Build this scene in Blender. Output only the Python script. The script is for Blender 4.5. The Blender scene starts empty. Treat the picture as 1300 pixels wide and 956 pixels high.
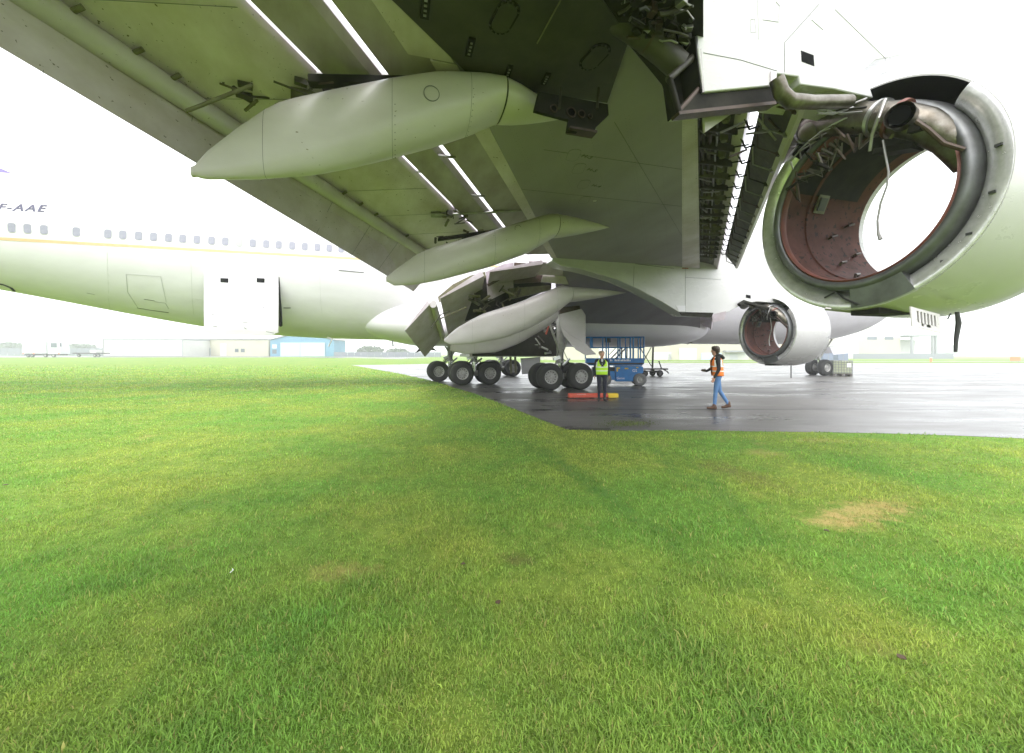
import bpy, bmesh, math, random
import numpy as np
from mathutils import Vector, Matrix

random.seed(7)
R = math.radians
SC = bpy.context.scene
COL = SC.collection

# ------------------------------------------------------------------ camera
F, HZ, YAW, H = 505.0, 450.0, R(16.0), 1.62     # focal length and horizon in 1300x956 pixels, heading, eye height
CS, SN = math.cos(YAW), math.sin(YAW)
cam = bpy.data.cameras.new('camera')
cam.sensor_width = 36.0
cam.sensor_fit = 'HORIZONTAL'
cam.lens = 36.0 * F / 1300.0
cam.shift_y = -(478.0 - HZ) / 1300.0
cam.clip_end = 3000
cam.clip_start = 0.05
co = bpy.data.objects.new('camera', cam)
COL.objects.link(co)
co.location = (0, 0, H)
co.rotation_euler = (R(90), 0, -YAW)
SC.camera = co

# ------------------------------------------------------------------ light
SUN_EL, SUN_AZ = R(52), R(215)       # azimuth clockwise from +y
w = bpy.data.worlds.new('World')
SC.world = w
w.use_nodes = True
nt = w.node_tree
nt.nodes.clear()
sky = nt.nodes.new('ShaderNodeTexSky')
sky.sky_type = 'NISHITA'
sky.sun_disc = False
sky.sun_elevation = SUN_EL
sky.sun_rotation = SUN_AZ
sky.dust_density = 6.0
sky.air_density = 1.0
hs = nt.nodes.new('ShaderNodeHueSaturation')       # overcast: nearly colourless
hs.inputs['Saturation'].default_value = 0.10
mx = nt.nodes.new('ShaderNodeMix')
mx.data_type = 'RGBA'
mx.inputs[0].default_value = 0.72                  # even cloud layer over the clear sky
mx.inputs[7].default_value = (9.6, 9.9, 10.2, 1)
bg = nt.nodes.new('ShaderNodeBackground')
bg.inputs['Strength'].default_value = 0.13
wo = nt.nodes.new('ShaderNodeOutputWorld')
nt.links.new(sky.outputs[0], hs.inputs['Color'])
nt.links.new(hs.outputs[0], mx.inputs[6])
nt.links.new(mx.outputs[2], bg.inputs['Color'])
nt.links.new(bg.outputs[0], wo.inputs['Surface'])

sl = bpy.data.lights.new('sun', 'SUN')
sl.energy = 0.6
sl.angle = R(50)
sl.color = (1.0, 0.97, 0.93)
so = bpy.data.objects.new('sun', sl)
COL.objects.link(so)
sd = Vector((math.sin(SUN_AZ) * math.cos(SUN_EL), math.cos(SUN_AZ) * math.cos(SUN_EL), math.sin(SUN_EL)))
so.rotation_euler = sd.to_track_quat('Z', 'Y').to_euler()
so.location = (0, -20, 40)

SC.view_settings.view_transform = 'Standard'
SC.view_settings.look = 'None'
SC.view_settings.exposure = 1.48
SC.view_settings.gamma = 1.0
SC.render.engine = 'CYCLES'
SC.cycles.use_denoising = True
SC.cycles.max_bounces = 8
SC.cycles.diffuse_bounces = 4
SC.cycles.volume_bounces = 1
SC.cycles.caustics_reflective = False
SC.cycles.caustics_refractive = False

# ------------------------------------------------------------------ helpers: points
def ray(px, py):
    X = (px - 650.0) / F
    return Vector((X * CS + SN, -X * SN + CS, (HZ - py) / F))
def at_y(px, py, y):
    d = ray(px, py); t = y / d.y
    return Vector((d.x * t, y, H + d.z * t))
def at_z(px, py, z):
    d = ray(px, py); t = (z - H) / d.z
    return Vector((d.x * t, d.y * t, z))
def at_d(px, py, Z):
    d = ray(px, py)
    return Vector((d.x * Z, d.y * Z, H + d.z * Z))
def ground(px, py):
    return at_z(px, py, 0.0)
def cw(X, Z, z=0.0):                      # camera-aligned ground coordinates -> world
    return Vector((X * CS + Z * SN, -X * SN + Z * CS, z))

# ------------------------------------------------------------------ helpers: materials
MATS = {}
def mat(name, col, rough=0.5, metal=0.0, col2=None, nscale=3.0, amt=0.5, bump=0.0, bscale=None, spots=None, stretch=None, spec=None, wear=None, emit=None):
    m = bpy.data.materials.new(name)
    m.use_nodes = True
    n = m.node_tree.nodes; l = m.node_tree.links
    b = n['Principled BSDF']
    b.inputs['Roughness'].default_value = rough
    b.inputs['Metallic'].default_value = metal
    if spec is not None: b.inputs['Specular IOR Level'].default_value = spec
    c4 = (*col, 1)
    b.inputs['Base Color'].default_value = c4
    tc = n.new('ShaderNodeTexCoord')
    src = tc.outputs['Object']
    if stretch:
        mp = n.new('ShaderNodeMapping'); mp.inputs['Scale'].default_value = stretch
        l.new(src, mp.inputs[0]); src = mp.outputs[0]
    last = None
    if col2 is not None:
        t = n.new('ShaderNodeTexNoise'); t.inputs['Scale'].default_value = nscale
        t.inputs['Detail'].default_value = 6; t.inputs['Roughness'].default_value = 0.62
        l.new(src, t.inputs['Vector'])
        r = n.new('ShaderNodeValToRGB')
        r.color_ramp.elements[0].position = 0.5 - 0.5 * amt * 0.5
        r.color_ramp.elements[1].position = 0.5 + 0.5 * amt * 0.7
        r.color_ramp.elements[0].color = (*col2, 1); r.color_ramp.elements[1].color = c4
        l.new(t.outputs['Fac'], r.inputs[0])
        last = r.outputs[0]
        rm = n.new('ShaderNodeMapRange')
        rm.inputs[3].default_value = min(1, rough + 0.15); rm.inputs[4].default_value = max(0.02, rough - 0.08)
        l.new(t.outputs['Fac'], rm.inputs[0]); l.new(rm.outputs[0], b.inputs['Roughness'])
    if spots is not None:                      # small chips and stains
        (sc, th, scol) = spots
        t = n.new('ShaderNodeTexNoise'); t.inputs['Scale'].default_value = sc; t.inputs['Detail'].default_value = 2
        l.new(src, t.inputs['Vector'])
        r = n.new('ShaderNodeValToRGB')
        r.color_ramp.elements[0].position = th; r.color_ramp.elements[1].position = th + 0.03
        l.new(t.outputs['Fac'], r.inputs[0])
        k = n.new('ShaderNodeMix'); k.data_type = 'RGBA'
        l.new(r.outputs[0], k.inputs[0])
        if last is not None: l.new(last, k.inputs[6])
        else: k.inputs[6].default_value = c4
        k.inputs[7].default_value = (*scol, 1)
        last = k.outputs[2]
    if last is not None: l.new(last, b.inputs['Base Color'])
    if bump:
        t = n.new('ShaderNodeTexNoise'); t.inputs['Scale'].default_value = bscale or nscale * 4; t.inputs['Detail'].default_value = 5
        l.new(src, t.inputs['Vector'])
        bp = n.new('ShaderNodeBump'); bp.inputs['Strength'].default_value = bump; bp.inputs['Distance'].default_value = 0.02
        l.new(t.outputs['Fac'], bp.inputs['Height']); l.new(bp.outputs[0], b.inputs['Normal'])
    MATS[name] = m
    return m

mat('white_paint', (0.70, 0.675, 0.72), 0.28, col2=(0.60, 0.575, 0.61), nscale=0.9, amt=0.8, stretch=(0.6, 1, 1.6))
mat('cowl_paint', (0.56, 0.545, 0.555), 0.24, col2=(0.46, 0.45, 0.45), nscale=1.3, amt=0.9, stretch=(0.5, 1, 1))
mat('skirt_metal', (0.76, 0.75, 0.76), 0.20, 0.6, col2=(0.48, 0.47, 0.47), nscale=3, amt=0.8, stretch=(1, 3, 3), bump=0.02)
mat('wing_paint', (0.70, 0.62, 0.73), 0.38, col2=(0.45, 0.38, 0.39), nscale=1.6, amt=0.75, spots=(30, 0.705, (0.10, 0.08, 0.06)), stretch=(1, 0.55, 1), bump=0.03)
mat('fairing_paint', (0.62, 0.575, 0.62), 0.28, col2=(0.48, 0.435, 0.45), nscale=1.4, amt=0.9, spots=(30, 0.735, (0.16, 0.13, 0.09)), stretch=(0.5, 1, 1), bump=0.02)
mat('flap_grey', (0.44, 0.385, 0.44), 0.38, col2=(0.27, 0.22, 0.23), nscale=2.2, amt=0.7, stretch=(1, 0.4, 1), bump=0.03)
mat('skin_grey', (0.33, 0.298, 0.35), 0.46, col2=(0.24, 0.215, 0.245), nscale=0.8, amt=0.9, stretch=(1, 0.35, 1), bump=0.02)
mat('soot_shade_skin', (0.060, 0.056, 0.034), 0.5, col2=(0.018, 0.016, 0.010), nscale=1.7, amt=0.8, bump=0.05)  # grime tone, with underwing shade also put into the colour
mat('dull_dark', (0.030, 0.027, 0.021), 0.7, col2=(0.010, 0.009, 0.008), nscale=4, amt=0.7, bump=0.05, spec=0.15)  # matt near-black for frames, bays, fittings and dark sheets
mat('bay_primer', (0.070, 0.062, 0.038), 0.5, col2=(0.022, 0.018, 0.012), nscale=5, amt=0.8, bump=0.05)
mat('green_primer', (0.17, 0.17, 0.085), 0.5, col2=(0.08, 0.065, 0.035), nscale=6, amt=0.8)
mat('brown_metal', (0.085, 0.052, 0.036), 0.40, 0.3, col2=(0.035, 0.022, 0.017), nscale=5, amt=0.8)
mat('bare_metal', (0.66, 0.66, 0.67), 0.27, 0.85, col2=(0.42, 0.42, 0.42), nscale=3, amt=0.8, stretch=(1, 3, 3), bump=0.02)
mat('dull_metal', (0.42, 0.41, 0.40), 0.36, 0.8, col2=(0.23, 0.22, 0.21), nscale=5, amt=0.8)
mat('duct_metal', (0.27, 0.25, 0.22), 0.32, 0.85, col2=(0.08, 0.066, 0.048), nscale=7, amt=0.9, bump=0.1)
mat('ring_metal', (0.17, 0.175, 0.18), 0.38, 0.6, col2=(0.09, 0.09, 0.09), nscale=4, amt=0.8)
mat('black_liner', (0.035, 0.035, 0.037), 0.42, col2=(0.06, 0.058, 0.055), nscale=3, amt=0.8)
mat('red_barrel', (0.15, 0.055, 0.044), 0.60, col2=(0.06, 0.026, 0.021), nscale=3.4, amt=1.0, spots=(14, 0.62, (0.035, 0.020, 0.017)), bump=0.05, spec=0.12)
mat('red_edge', (0.20, 0.055, 0.035), 0.5, col2=(0.11, 0.035, 0.026), nscale=5, amt=0.8)
mat('inlet_liner', (0.62, 0.62, 0.62), 0.4)
mat('rubber', (0.013, 0.013, 0.014), 0.7, col2=(0.028, 0.027, 0.025), nscale=6, amt=0.8, bump=0.05)
mat('rim_paint', (0.46, 0.46, 0.45), 0.42, 0.2, col2=(0.25, 0.24, 0.22), nscale=9, amt=0.8)
mat('gear_paint', (0.45, 0.46, 0.44), 0.42, col2=(0.28, 0.27, 0.24), nscale=5, amt=0.8)
mat('hose_black', (0.02, 0.02, 0.02), 0.45)
mat('chrome', (0.75, 0.75, 0.75), 0.12, 1.0)
mat('window_glass', (0.27, 0.27, 0.32), 0.2, col2=(0.20, 0.20, 0.25), nscale=8, amt=0.8)
mat('window_shade', (0.72, 0.72, 0.72), 0.4)
mat('seam', (0.15, 0.15, 0.155), 0.5)
mat('seam_faint', (0.36, 0.36, 0.36), 0.5)
mat('dark_opening', (0.010, 0.010, 0.011), 0.9, spec=0.05)
mat('void_black', (0.004, 0.004, 0.004), 1.0, spec=0.0)
mat('cheat_line', (0.56, 0.38, 0.20), 0.4, col2=(0.60, 0.44, 0.26), nscale=4, amt=0.7)
mat('letter_blue', (0.030, 0.028, 0.075), 0.4)
mat('tail_purple', (0.09, 0.06, 0.22), 0.4)
mat('red_ink', (0.34, 0.09, 0.07), 0.6)
mat('pencil', (0.10, 0.10, 0.09), 0.6)
mat('lift_blue', (0.010, 0.20, 0.56), 0.35, col2=(0.008, 0.15, 0.44), nscale=4, amt=0.7)
mat('lift_dark', (0.03, 0.035, 0.04), 0.5)
mat('decal_yellow', (0.75, 0.52, 0.03), 0.4)
mat('decal_white', (0.82, 0.82, 0.82), 0.4)
mat('tyre_grey', (0.16, 0.16, 0.16), 0.6)
mat('board_red', (0.62, 0.10, 0.05), 0.5, col2=(0.48, 0.08, 0.05), nscale=8, amt=0.8)
mat('steel_dark', (0.045, 0.046, 0.05), 0.5, 0.3, col2=(0.08, 0.07, 0.06), nscale=7, amt=0.8)
mat('ibc_plastic', (0.42, 0.45, 0.30), 0.35, col2=(0.33, 0.36, 0.22), nscale=3, amt=0.8)
mat('ibc_steel', (0.20, 0.21, 0.20), 0.4, 0.5)
mat('pallet', (0.10, 0.09, 0.08), 0.7)
mat('hi_yellow', (0.50, 0.85, 0.03), 0.6)
mat('hi_orange', (0.90, 0.22, 0.03), 0.6)
mat('reflector', (0.78, 0.78, 0.76), 0.35)
mat('navy_cloth', (0.014, 0.016, 0.030), 0.8, bump=0.2, bscale=60)
mat('black_cloth', (0.012, 0.012, 0.014), 0.8, bump=0.2, bscale=60)
mat('denim', (0.075, 0.17, 0.36), 0.8, col2=(0.11, 0.22, 0.42), nscale=9, amt=0.8, bump=0.2, bscale=70)
mat('skin_tone', (0.56, 0.30, 0.21), 0.5)
mat('hair_brown', (0.045, 0.028, 0.018), 0.6)
mat('hair_grey', (0.34, 0.26, 0.20), 0.6)
mat('shirt', (0.55, 0.57, 0.62), 0.7)
mat('boot_brown', (0.13, 0.065, 0.035), 0.6, col2=(0.08, 0.04, 0.025), nscale=12, amt=0.8)
mat('shoe_black', (0.015, 0.015, 0.015), 0.4)
mat('cladding_white', (0.60, 0.60, 0.57), 0.6, col2=(0.52, 0.52, 0.49), nscale=0.3, amt=0.8)
mat('cladding_cream', (0.46, 0.44, 0.34), 0.6, col2=(0.40, 0.385, 0.30), nscale=0.3, amt=0.8)
mat('cladding_blue', (0.12, 0.27, 0.38), 0.5, col2=(0.10, 0.23, 0.33), nscale=0.4, amt=0.8)
mat('door_panel', (0.42, 0.52, 0.60), 0.5)
mat('roof_grey', (0.25, 0.26, 0.27), 0.6)
mat('far_glass', (0.10, 0.12, 0.14), 0.2)
mat('far_dark', (0.08, 0.09, 0.11), 0.7)
mat('fence_grey', (0.18, 0.195, 0.22), 0.6)
mat('trailer_white', (0.50, 0.51, 0.53), 0.5)
mat('far_orange', (0.65, 0.20, 0.08), 0.5)
mat('container_blue', (0.14, 0.17, 0.25), 0.5)
mat('leaf_far', (0.06, 0.085, 0.045), 0.8, col2=(0.04, 0.06, 0.03), nscale=0.4, amt=0.8)
mat('litter_white', (0.80, 0.80, 0.80), 0.5)
mat('leaf_brown', (0.075, 0.045, 0.022), 0.7)
mat('drain', (0.04, 0.04, 0.035), 0.7)
mat('moss', (0.10, 0.13, 0.03), 0.9)

# ------------------------------------------------------------------ helpers: meshes
class MB:
    def __init__(s): s.v = []; s.f = []; s.m = []
    def add(s, vs, fs, mi=0):
        o = len(s.v); s.v.extend([tuple(v) for v in vs])
        for f in fs: s.f.append(tuple(i + o for i in f)); s.m.append(mi)
        return s
    def box(s, lo, hi, mi=0):
        (a, b, c), (d, e, f) = lo, hi
        vs = [(a, b, c), (d, b, c), (d, e, c), (a, e, c), (a, b, f), (d, b, f), (d, e, f), (a, e, f)]
        return s.add(vs, [(3, 2, 1, 0), (4, 5, 6, 7), (0, 1, 5, 4), (1, 2, 6, 5), (2, 3, 7, 6), (3, 0, 4, 7)], mi)
    def obox(s, c, ax, ay, az, mi=0):            # oriented box: centre and half-axis vectors
        c, ax, ay, az = map(Vector, (c, ax, ay, az)); vs = []
        for k in (-1, 1):
            for (i, j) in ((-1, -1), (1, -1), (1, 1), (-1, 1)): vs.append(c + ax * i + ay * j + az * k)
        return s.add(vs, [(3, 2, 1, 0), (4, 5, 6, 7), (0, 1, 5, 4), (1, 2, 6, 5), (2, 3, 7, 6), (3, 0, 4, 7)], mi)
    def plate(s, poly, ext, mi=0):
        poly = [Vector(p) for p in poly]; e = Vector(ext); n = len(poly)
        vs = poly + [p + e for p in poly]
        fs = [tuple(range(n))[::-1], tuple(range(n, 2 * n))]
        fs += [(i, (i + 1) % n, n + (i + 1) % n, n + i) for i in range(n)]
        return s.add(vs, fs, mi)
    def loft(s, rings, mi=0, caps=True, closed=True):
        n = len(rings[0]); vs = [p for r in rings for p in r]; fs = []
        for k in range(len(rings) - 1):
            for i in range(n if closed else n - 1):
                j = (i + 1) % n
                fs.append((k * n + i, k * n + j, (k + 1) * n + j, (k + 1) * n + i))
        if caps and closed:
            fs.append(tuple(range(n))[::-1]); fs.append(tuple((len(rings) - 1) * n + i for i in range(n)))
        return s.add(vs, fs, mi)
    def tube(s, path, r, n=10, mi=0, caps=True):
        path = [Vector(p) for p in path]; rings = []
        rr = r if isinstance(r, (list, tuple)) else [r] * len(path)
        up = None
        for i, p in enumerate(path):
            t = (path[min(i + 1, len(path) - 1)] - path[max(i - 1, 0)]).normalized()
            if up is None:
                up = Vector((0, 0, 1)) if abs(t.z) < 0.9 else Vector((1, 0, 0))
            a = t.cross(up).normalized(); b = a.cross(t).normalized(); up = b
            rings.append([p + (a * math.cos(q) + b * math.sin(q)) * rr[i] for q in [2 * math.pi * k / n for k in range(n)]])
        return s.loft(rings, mi, caps)
    def lathe(s, prof, c, axis='x', n=48, mi=0, a0=0.0, a1=2 * math.pi, M=None):
        # prof: (along, radius) ; open profile swept about an axis through c
        full = abs(a1 - a0 - 2 * math.pi) < 1e-6; m = n if full else n + 1
        c = Vector(c); vs = []; fs = []
        for (t, r) in prof:
            for k in range(m):
                q = a0 + (a1 - a0) * k / n
                if axis == 'x': d = Vector((t, r * math.cos(q), r * math.sin(q)))
                elif axis == 'y': d = Vector((r * math.cos(q), t, r * math.sin(q)))
                else: d = Vector((r * math.cos(q), r * math.sin(q), t))
                if M is not None: d = M @ d
                vs.append(c + d)
        for i in range(len(prof) - 1):
            for k in range(m if full else m - 1):
                j = (k + 1) % m
                fs.append((i * m + k, i * m + j, (i + 1) * m + j, (i + 1) * m + k))
        return s.add(vs, fs, mi)
    def ell(s, c, rx, ry, rz, n=16, k=10, mi=0):
        c = Vector(c); rings = []
        for i in range(1, k):
            a = math.pi * i / k
            rings.append([c + Vector((rx * math.sin(a) * math.cos(q), ry * math.sin(a) * math.sin(q), -rz * math.cos(a))) for q in [2 * math.pi * j / n for j in range(n)]])
        return s.loft(rings, mi)
    def build(s, name, mats, parent=None, smooth=35, bevel=0.0, loc=None, norm=True):
        me = bpy.data.meshes.new(name)
        me.from_pydata(s.v, [], s.f)
        mats = mats if isinstance(mats, (list, tuple)) else [mats]
        for m in mats: me.materials.append(MATS[m])
        if len(mats) > 1: me.polygons.foreach_set('material_index', s.m)
        if norm:
            b = bmesh.new(); b.from_mesh(me); bmesh.ops.recalc_face_normals(b, faces=b.faces[:]); b.to_mesh(me); b.free()
        if smooth:
            me.polygons.foreach_set('use_smooth', [True] * len(me.polygons))
            me.set_sharp_from_angle(angle=R(smooth))
        return obj(name, me, parent, bevel, loc)
def obj(name, me, parent=None, bevel=0.0, loc=None):
    o = bpy.data.objects.new(name, me)
    COL.objects.link(o)
    if parent is not None:
        o.parent = parent
        if parent.type == 'EMPTY': o.location = -Vector(parent.location)
    if loc is not None: o.location = Vector(o.location) + Vector(loc)
    if bevel:
        m = o.modifiers.new('bevel', 'BEVEL'); m.width = bevel; m.segments = 2; m.limit_method = 'ANGLE'; m.angle_limit = R(40)
    return o
def tag(o, label=None, cat=None, group=None, kind=None):
    if label: o['label'] = label
    if cat: o['category'] = cat
    if group: o['group'] = group
    if kind: o['kind'] = kind
    return o
def thing(name, loc, label, cat, group=None):
    o = bpy.data.objects.new(name, None); COL.objects.link(o); o.location = loc; o.empty_display_size = 0.3
    return tag(o, label, cat, group)
def copy_tree(o, parent, off):
    c = o.copy(); COL.objects.link(c); c.parent = parent
    c.location = Vector(o.location) + Vector(off)
    for ch in [x for x in bpy.data.objects if x.parent == o]:
        copy_tree(ch, c, (0, 0, 0))
    return c
def text_mesh(body, size, ext=0.002, shear=0.0, align='LEFT', space=1.0, bold=0.0):
    cu = bpy.data.curves.new('t', 'FONT'); cu.body = body; cu.size = size; cu.extrude = ext; cu.shear = shear; cu.offset = bold
    cu.align_x = align; cu.space_character = space
    o = bpy.data.objects.new('t', cu); COL.objects.link(o)
    dg = bpy.context.evaluated_depsgraph_get(); dg.update()
    me = bpy.data.meshes.new_from_object(o.evaluated_get(dg))
    bpy.data.objects.remove(o); bpy.data.curves.remove(cu)
    return me
def put_text(name, body, size, m, parent, M, **k):
    me = text_mesh(body, size, **k); me.materials.clear(); me.materials.append(MATS[m]); me.transform(M); me.name = name
    return obj(name, me, parent)
def sstep(a, b, x):
    t = min(1, max(0, (x - a) / (b - a))); return t * t * (3 - 2 * t)

# ================================================================== SETTING
def rise(X, Z):                                   # the field swells gently far off on one side
    return 1.0 * sstep(55, 125, Z) * sstep(5, 60, -X)

# --- field
gm = bpy.data.materials.new('turf'); gm.use_nodes = True; MATS['turf'] = gm
def turf_nodes(m, blades):
    n = m.node_tree.nodes; l = m.node_tree.links; b = n['Principled BSDF']
    b.inputs['Roughness'].default_value = 0.6 if blades else 0.9
    b.inputs['Specular IOR Level'].default_value = 0.35 if blades else 0.1
    tc = n.new('ShaderNodeTexCoord'); P = tc.outputs['Object']
    def noise(sc, det=4, rough=0.55):
        t = n.new('ShaderNodeTexNoise'); t.inputs['Scale'].default_value = sc; t.inputs['Detail'].default_value = det
        t.inputs['Roughness'].default_value = rough
        l.new(P, t.inputs['Vector']); return t.outputs['Fac']
    def ramp(f, p0, p1, c0=(0, 0, 0, 1), c1=(1, 1, 1, 1)):
        r = n.new('ShaderNodeValToRGB'); r.color_ramp.elements[0].position = p0; r.color_ramp.elements[1].position = p1
        r.color_ramp.elements[0].color = c0; r.color_ramp.elements[1].color = c1; l.new(f, r.inputs[0]); return r.outputs[0]
    def mix(f, a, c, fac=None):
        k = n.new('ShaderNodeMix'); k.data_type = 'RGBA'
        if f is None: k.inputs[0].default_value = fac
        else: l.new(f, k.inputs[0])
        for i, v in ((6, a), (7, c)):
            if isinstance(v, tuple): k.inputs[i].default_value = v
            else: l.new(v, k.inputs[i])
        return k.outputs[2]
    lush, yel, straw, soil = (0.205, 0.400, 0.066, 1), (0.370, 0.450, 0.080, 1), (0.44, 0.33, 0.13, 1), (0.12, 0.09, 0.04, 1)
    base = mix(ramp(noise(0.42, 5), 0.40, 0.60), lush, yel)
    base = mix(ramp(noise(2.3, 5), 0.40, 0.75), base, mix(None, base, (0.080, 0.200, 0.034, 1), 0.5))
    if not blades:
        base = mix(None, base, (0.085, 0.12, 0.018, 1), 0.55)
        base = mix(ramp(noise(9, 6, 0.7), 0.42, 0.62), base, mix(None, base, (0.07, 0.13, 0.014, 1), 0.6))
    # scuffed, dried patches
    dry = ramp(noise(0.9, 6, 0.6), 0.63, 0.74)
    base = mix(dry, base, mix(None, base, straw, 0.45))
    mud = ramp(noise(1.7, 7, 0.65), 0.685, 0.74)
    base = mix(mud, base, mix(None, base, soil, 0.6))
    # one worn patch of dead grass
    nz_ = noise(5.5, 5, 0.7)
    def patch(c, rx, ry, rot, amt, base, colr, soft=0.6):
        mp = n.new('ShaderNodeMapping'); mp.vector_type = 'TEXTURE'
        mp.inputs['Location'].default_value = (c.x, c.y, 0); mp.inputs['Rotation'].default_value = (0, 0, rot); mp.inputs['Scale'].default_value = (rx, ry, 1)
        l.new(P, mp.inputs[0])
        fl = n.new('ShaderNodeVectorMath'); fl.operation = 'MULTIPLY'; fl.inputs[1].default_value = (1, 1, 0); l.new(mp.outputs[0], fl.inputs[0])
        ln = n.new('ShaderNodeVectorMath'); ln.operation = 'LENGTH'; l.new(fl.outputs[0], ln.inputs[0])
        ad = n.new('ShaderNodeMath'); ad.operation = 'MULTIPLY_ADD'; l.new(nz_, ad.inputs[0]); ad.inputs[1].default_value = 3.4; l.new(ln.outputs['Value'], ad.inputs[2])
        mr = n.new('ShaderNodeMapRange'); mr.inputs[1].default_value = 1.85; mr.inputs[2].default_value = 2.05 + soft; mr.inputs[3].default_value = amt; mr.inputs[4].default_value = 0
        l.new(ad.outputs[0], mr.inputs[0])
        return mix(mr.outputs[0], base, colr)
    base = patch(ground(1105, 648), 0.85, 0.30, -YAW + 0.35, 0.75, base, straw, .6)
    for (a_, b2_, rx_, ry_, rt_) in ((700, 585, .16, 1.9, .30), (745, 610, .14, 2.0, .22), (850, 590, .13, 1.6, -.12), (905, 615, .12, 1.5, -.18), (560, 560, .9, .25, .1), (250, 640, .5, .3, .4)):
        base = patch(ground(a_, b2_), rx_, ry_, -YAW + rt_, 0.45, base, (0.07, 0.17, 0.03, 1), 1.0)
    base = patch(ground(1065, 662), 0.42, 0.20, -YAW, 0.8, base, straw, .8)
    base = patch(ground(935, 600), 0.30, 0.75, -YAW + 0.25, 0.45, base, soil, .9)
    base = patch(ground(970, 575), 0.35, 0.28, -YAW, 0.35, base, straw, .9)
    base = patch(ground(1035, 559), 0.6, 0.22, -YAW, 0.3, base, straw, .9)
    base = patch(ground(430, 726), 0.24, 0.12, -YAW, 0.5, base, straw, .9)
    base = patch(ground(655, 710), 0.14, 0.10, -YAW, 0.5, base, soil, .9)
    if blades:
        at = n.new('ShaderNodeAttribute'); at.attribute_name = 'rnd'
        base = mix(ramp(at.outputs['Fac'], 0.90, 0.94), base, mix(None, base, (0.46, 0.38, 0.14, 1), 0.7))
        hv = n.new('ShaderNodeHueSaturation'); l.new(base, hv.inputs['Color'])
        mr = n.new('ShaderNodeMapRange'); mr.inputs[3].default_value = 0.72; mr.inputs[4].default_value = 1.35
        mm = n.new('ShaderNodeMath'); mm.operation = 'FRACT'; m2 = n.new('ShaderNodeMath'); m2.operation = 'MULTIPLY'; m2.inputs[1].default_value = 17.3
        l.new(at.outputs['Fac'], m2.inputs[0]); l.new(m2.outputs[0], mm.inputs[0]); l.new(mm.outputs[0], mr.inputs[0]); l.new(mr.outputs[0], hv.inputs['Value'])
        base = hv.outputs[0]
        try:
            b.inputs['Subsurface Weight'].default_value = 0.0
        except Exception: pass
        tr = n.new('ShaderNodeBsdfTranslucent'); l.new(base, tr.inputs['Color'])
        ms = n.new('ShaderNodeMixShader'); ms.inputs[0].default_value = 0.40
        l.new(b.outputs[0], ms.inputs[1]); l.new(tr.outputs[0], ms.inputs[2]); l.new(ms.outputs[0], n['Material Output'].inputs['Surface'])
    else:
        bp = n.new('ShaderNodeBump'); bp.inputs['Strength'].default_value = 0.6; bp.inputs['Distance'].default_value = 0.04
        l.new(noise(14, 6, 0.7), bp.inputs['Height']); l.new(bp.outputs[0], b.inputs['Normal'])
    l.new(base, b.inputs['Base Color'])
turf_nodes(gm, False)
bm_ = bpy.data.materials.new('blade'); bm_.use_nodes = True; MATS['blade'] = bm_
turf_nodes(bm_, True)

g = MB()
Xs = [-620, -400, -250, -160, -110, -80, -60, -45, -30, -20, -10, -5, 0, 5, 10, 20, 40, 80, 160, 300, 620]
Zs = [-300, -100, -30, -10, 0, 5, 10, 20, 30, 40, 50, 60, 70, 80, 90, 100, 110, 125, 150, 200, 300, 620]
g.add([cw(X, Z, rise(X, Z)) for Z in Zs for X in Xs],
      [(j * len(Xs) + i, j * len(Xs) + i + 1, (j + 1) * len(Xs) + i + 1, (j + 1) * len(Xs) + i) for j in range(len(Zs) - 1) for i in range(len(Xs) - 1)])
tag(g.build('ground', 'turf', norm=False), kind='structure')

# --- apron
am = bpy.data.materials.new('wet_asphalt'); am.use_nodes = True; MATS['wet_asphalt'] = am
n = am.node_tree.nodes; l = am.node_tree.links; b = n['Principled BSDF']
tc = n.new('ShaderNodeTexCoord')
mp = n.new('ShaderNodeMapping'); mp.inputs['Rotation'].default_value = (0, 0, YAW); l.new(tc.outputs['Object'], mp.inputs[0])
mp2 = n.new('ShaderNodeMapping'); mp2.inputs['Scale'].default_value = (0.32, 1.0, 1); l.new(mp.outputs[0], mp2.inputs[0])
def _nz(src, sc, det, rough=0.6):
    t = n.new('ShaderNodeTexNoise'); t.inputs['Scale'].default_value = sc; t.inputs['Detail'].default_value = det; t.inputs['Roughness'].default_value = rough
    l.new(src, t.inputs['Vector']); return t.outputs['Fac']
def _rp(f, p0, p1, c0, c1):
    r = n.new('ShaderNodeValToRGB'); r.color_ramp.elements[0].position = p0; r.color_ramp.elements[1].position = p1
    r.color_ramp.elements[0].color = c0; r.color_ramp.elements[1].color = c1; l.new(f, r.inputs[0]); return r.outputs[0]
wet = _nz(mp2.outputs[0], 0.55, 6, 0.62)
wet2 = _nz(mp2.outputs[0], 1.6, 5)
ad = n.new('ShaderNodeMath'); ad.operation = 'MULTIPLY_ADD'; l.new(wet2, ad.inputs[0]); ad.inputs[1].default_value = 0.35; l.new(wet, ad.inputs[2])
l.new(_rp(ad.outputs[0], 0.55, 0.88, (0.46, 0.46, 0.46, 1), (0.16, 0.16, 0.16, 1)), b.inputs['Roughness'])
colr = _rp(ad.outputs[0], 0.55, 0.80, (0.125, 0.118, 0.112, 1), (0.055, 0.051, 0.049, 1))
grn = _rp(_nz(tc.outputs['Object'], 60, 4), 0.3, 0.7, (0.75, 0.75, 0.75, 1), (1.2, 1.2, 1.2, 1))
k = n.new('ShaderNodeMix'); k.data_type = 'RGBA'; k.blend_type = 'MULTIPLY'; k.inputs[0].default_value = 1; l.new(colr, k.inputs[6]); l.new(grn, k.inputs[7])
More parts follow.
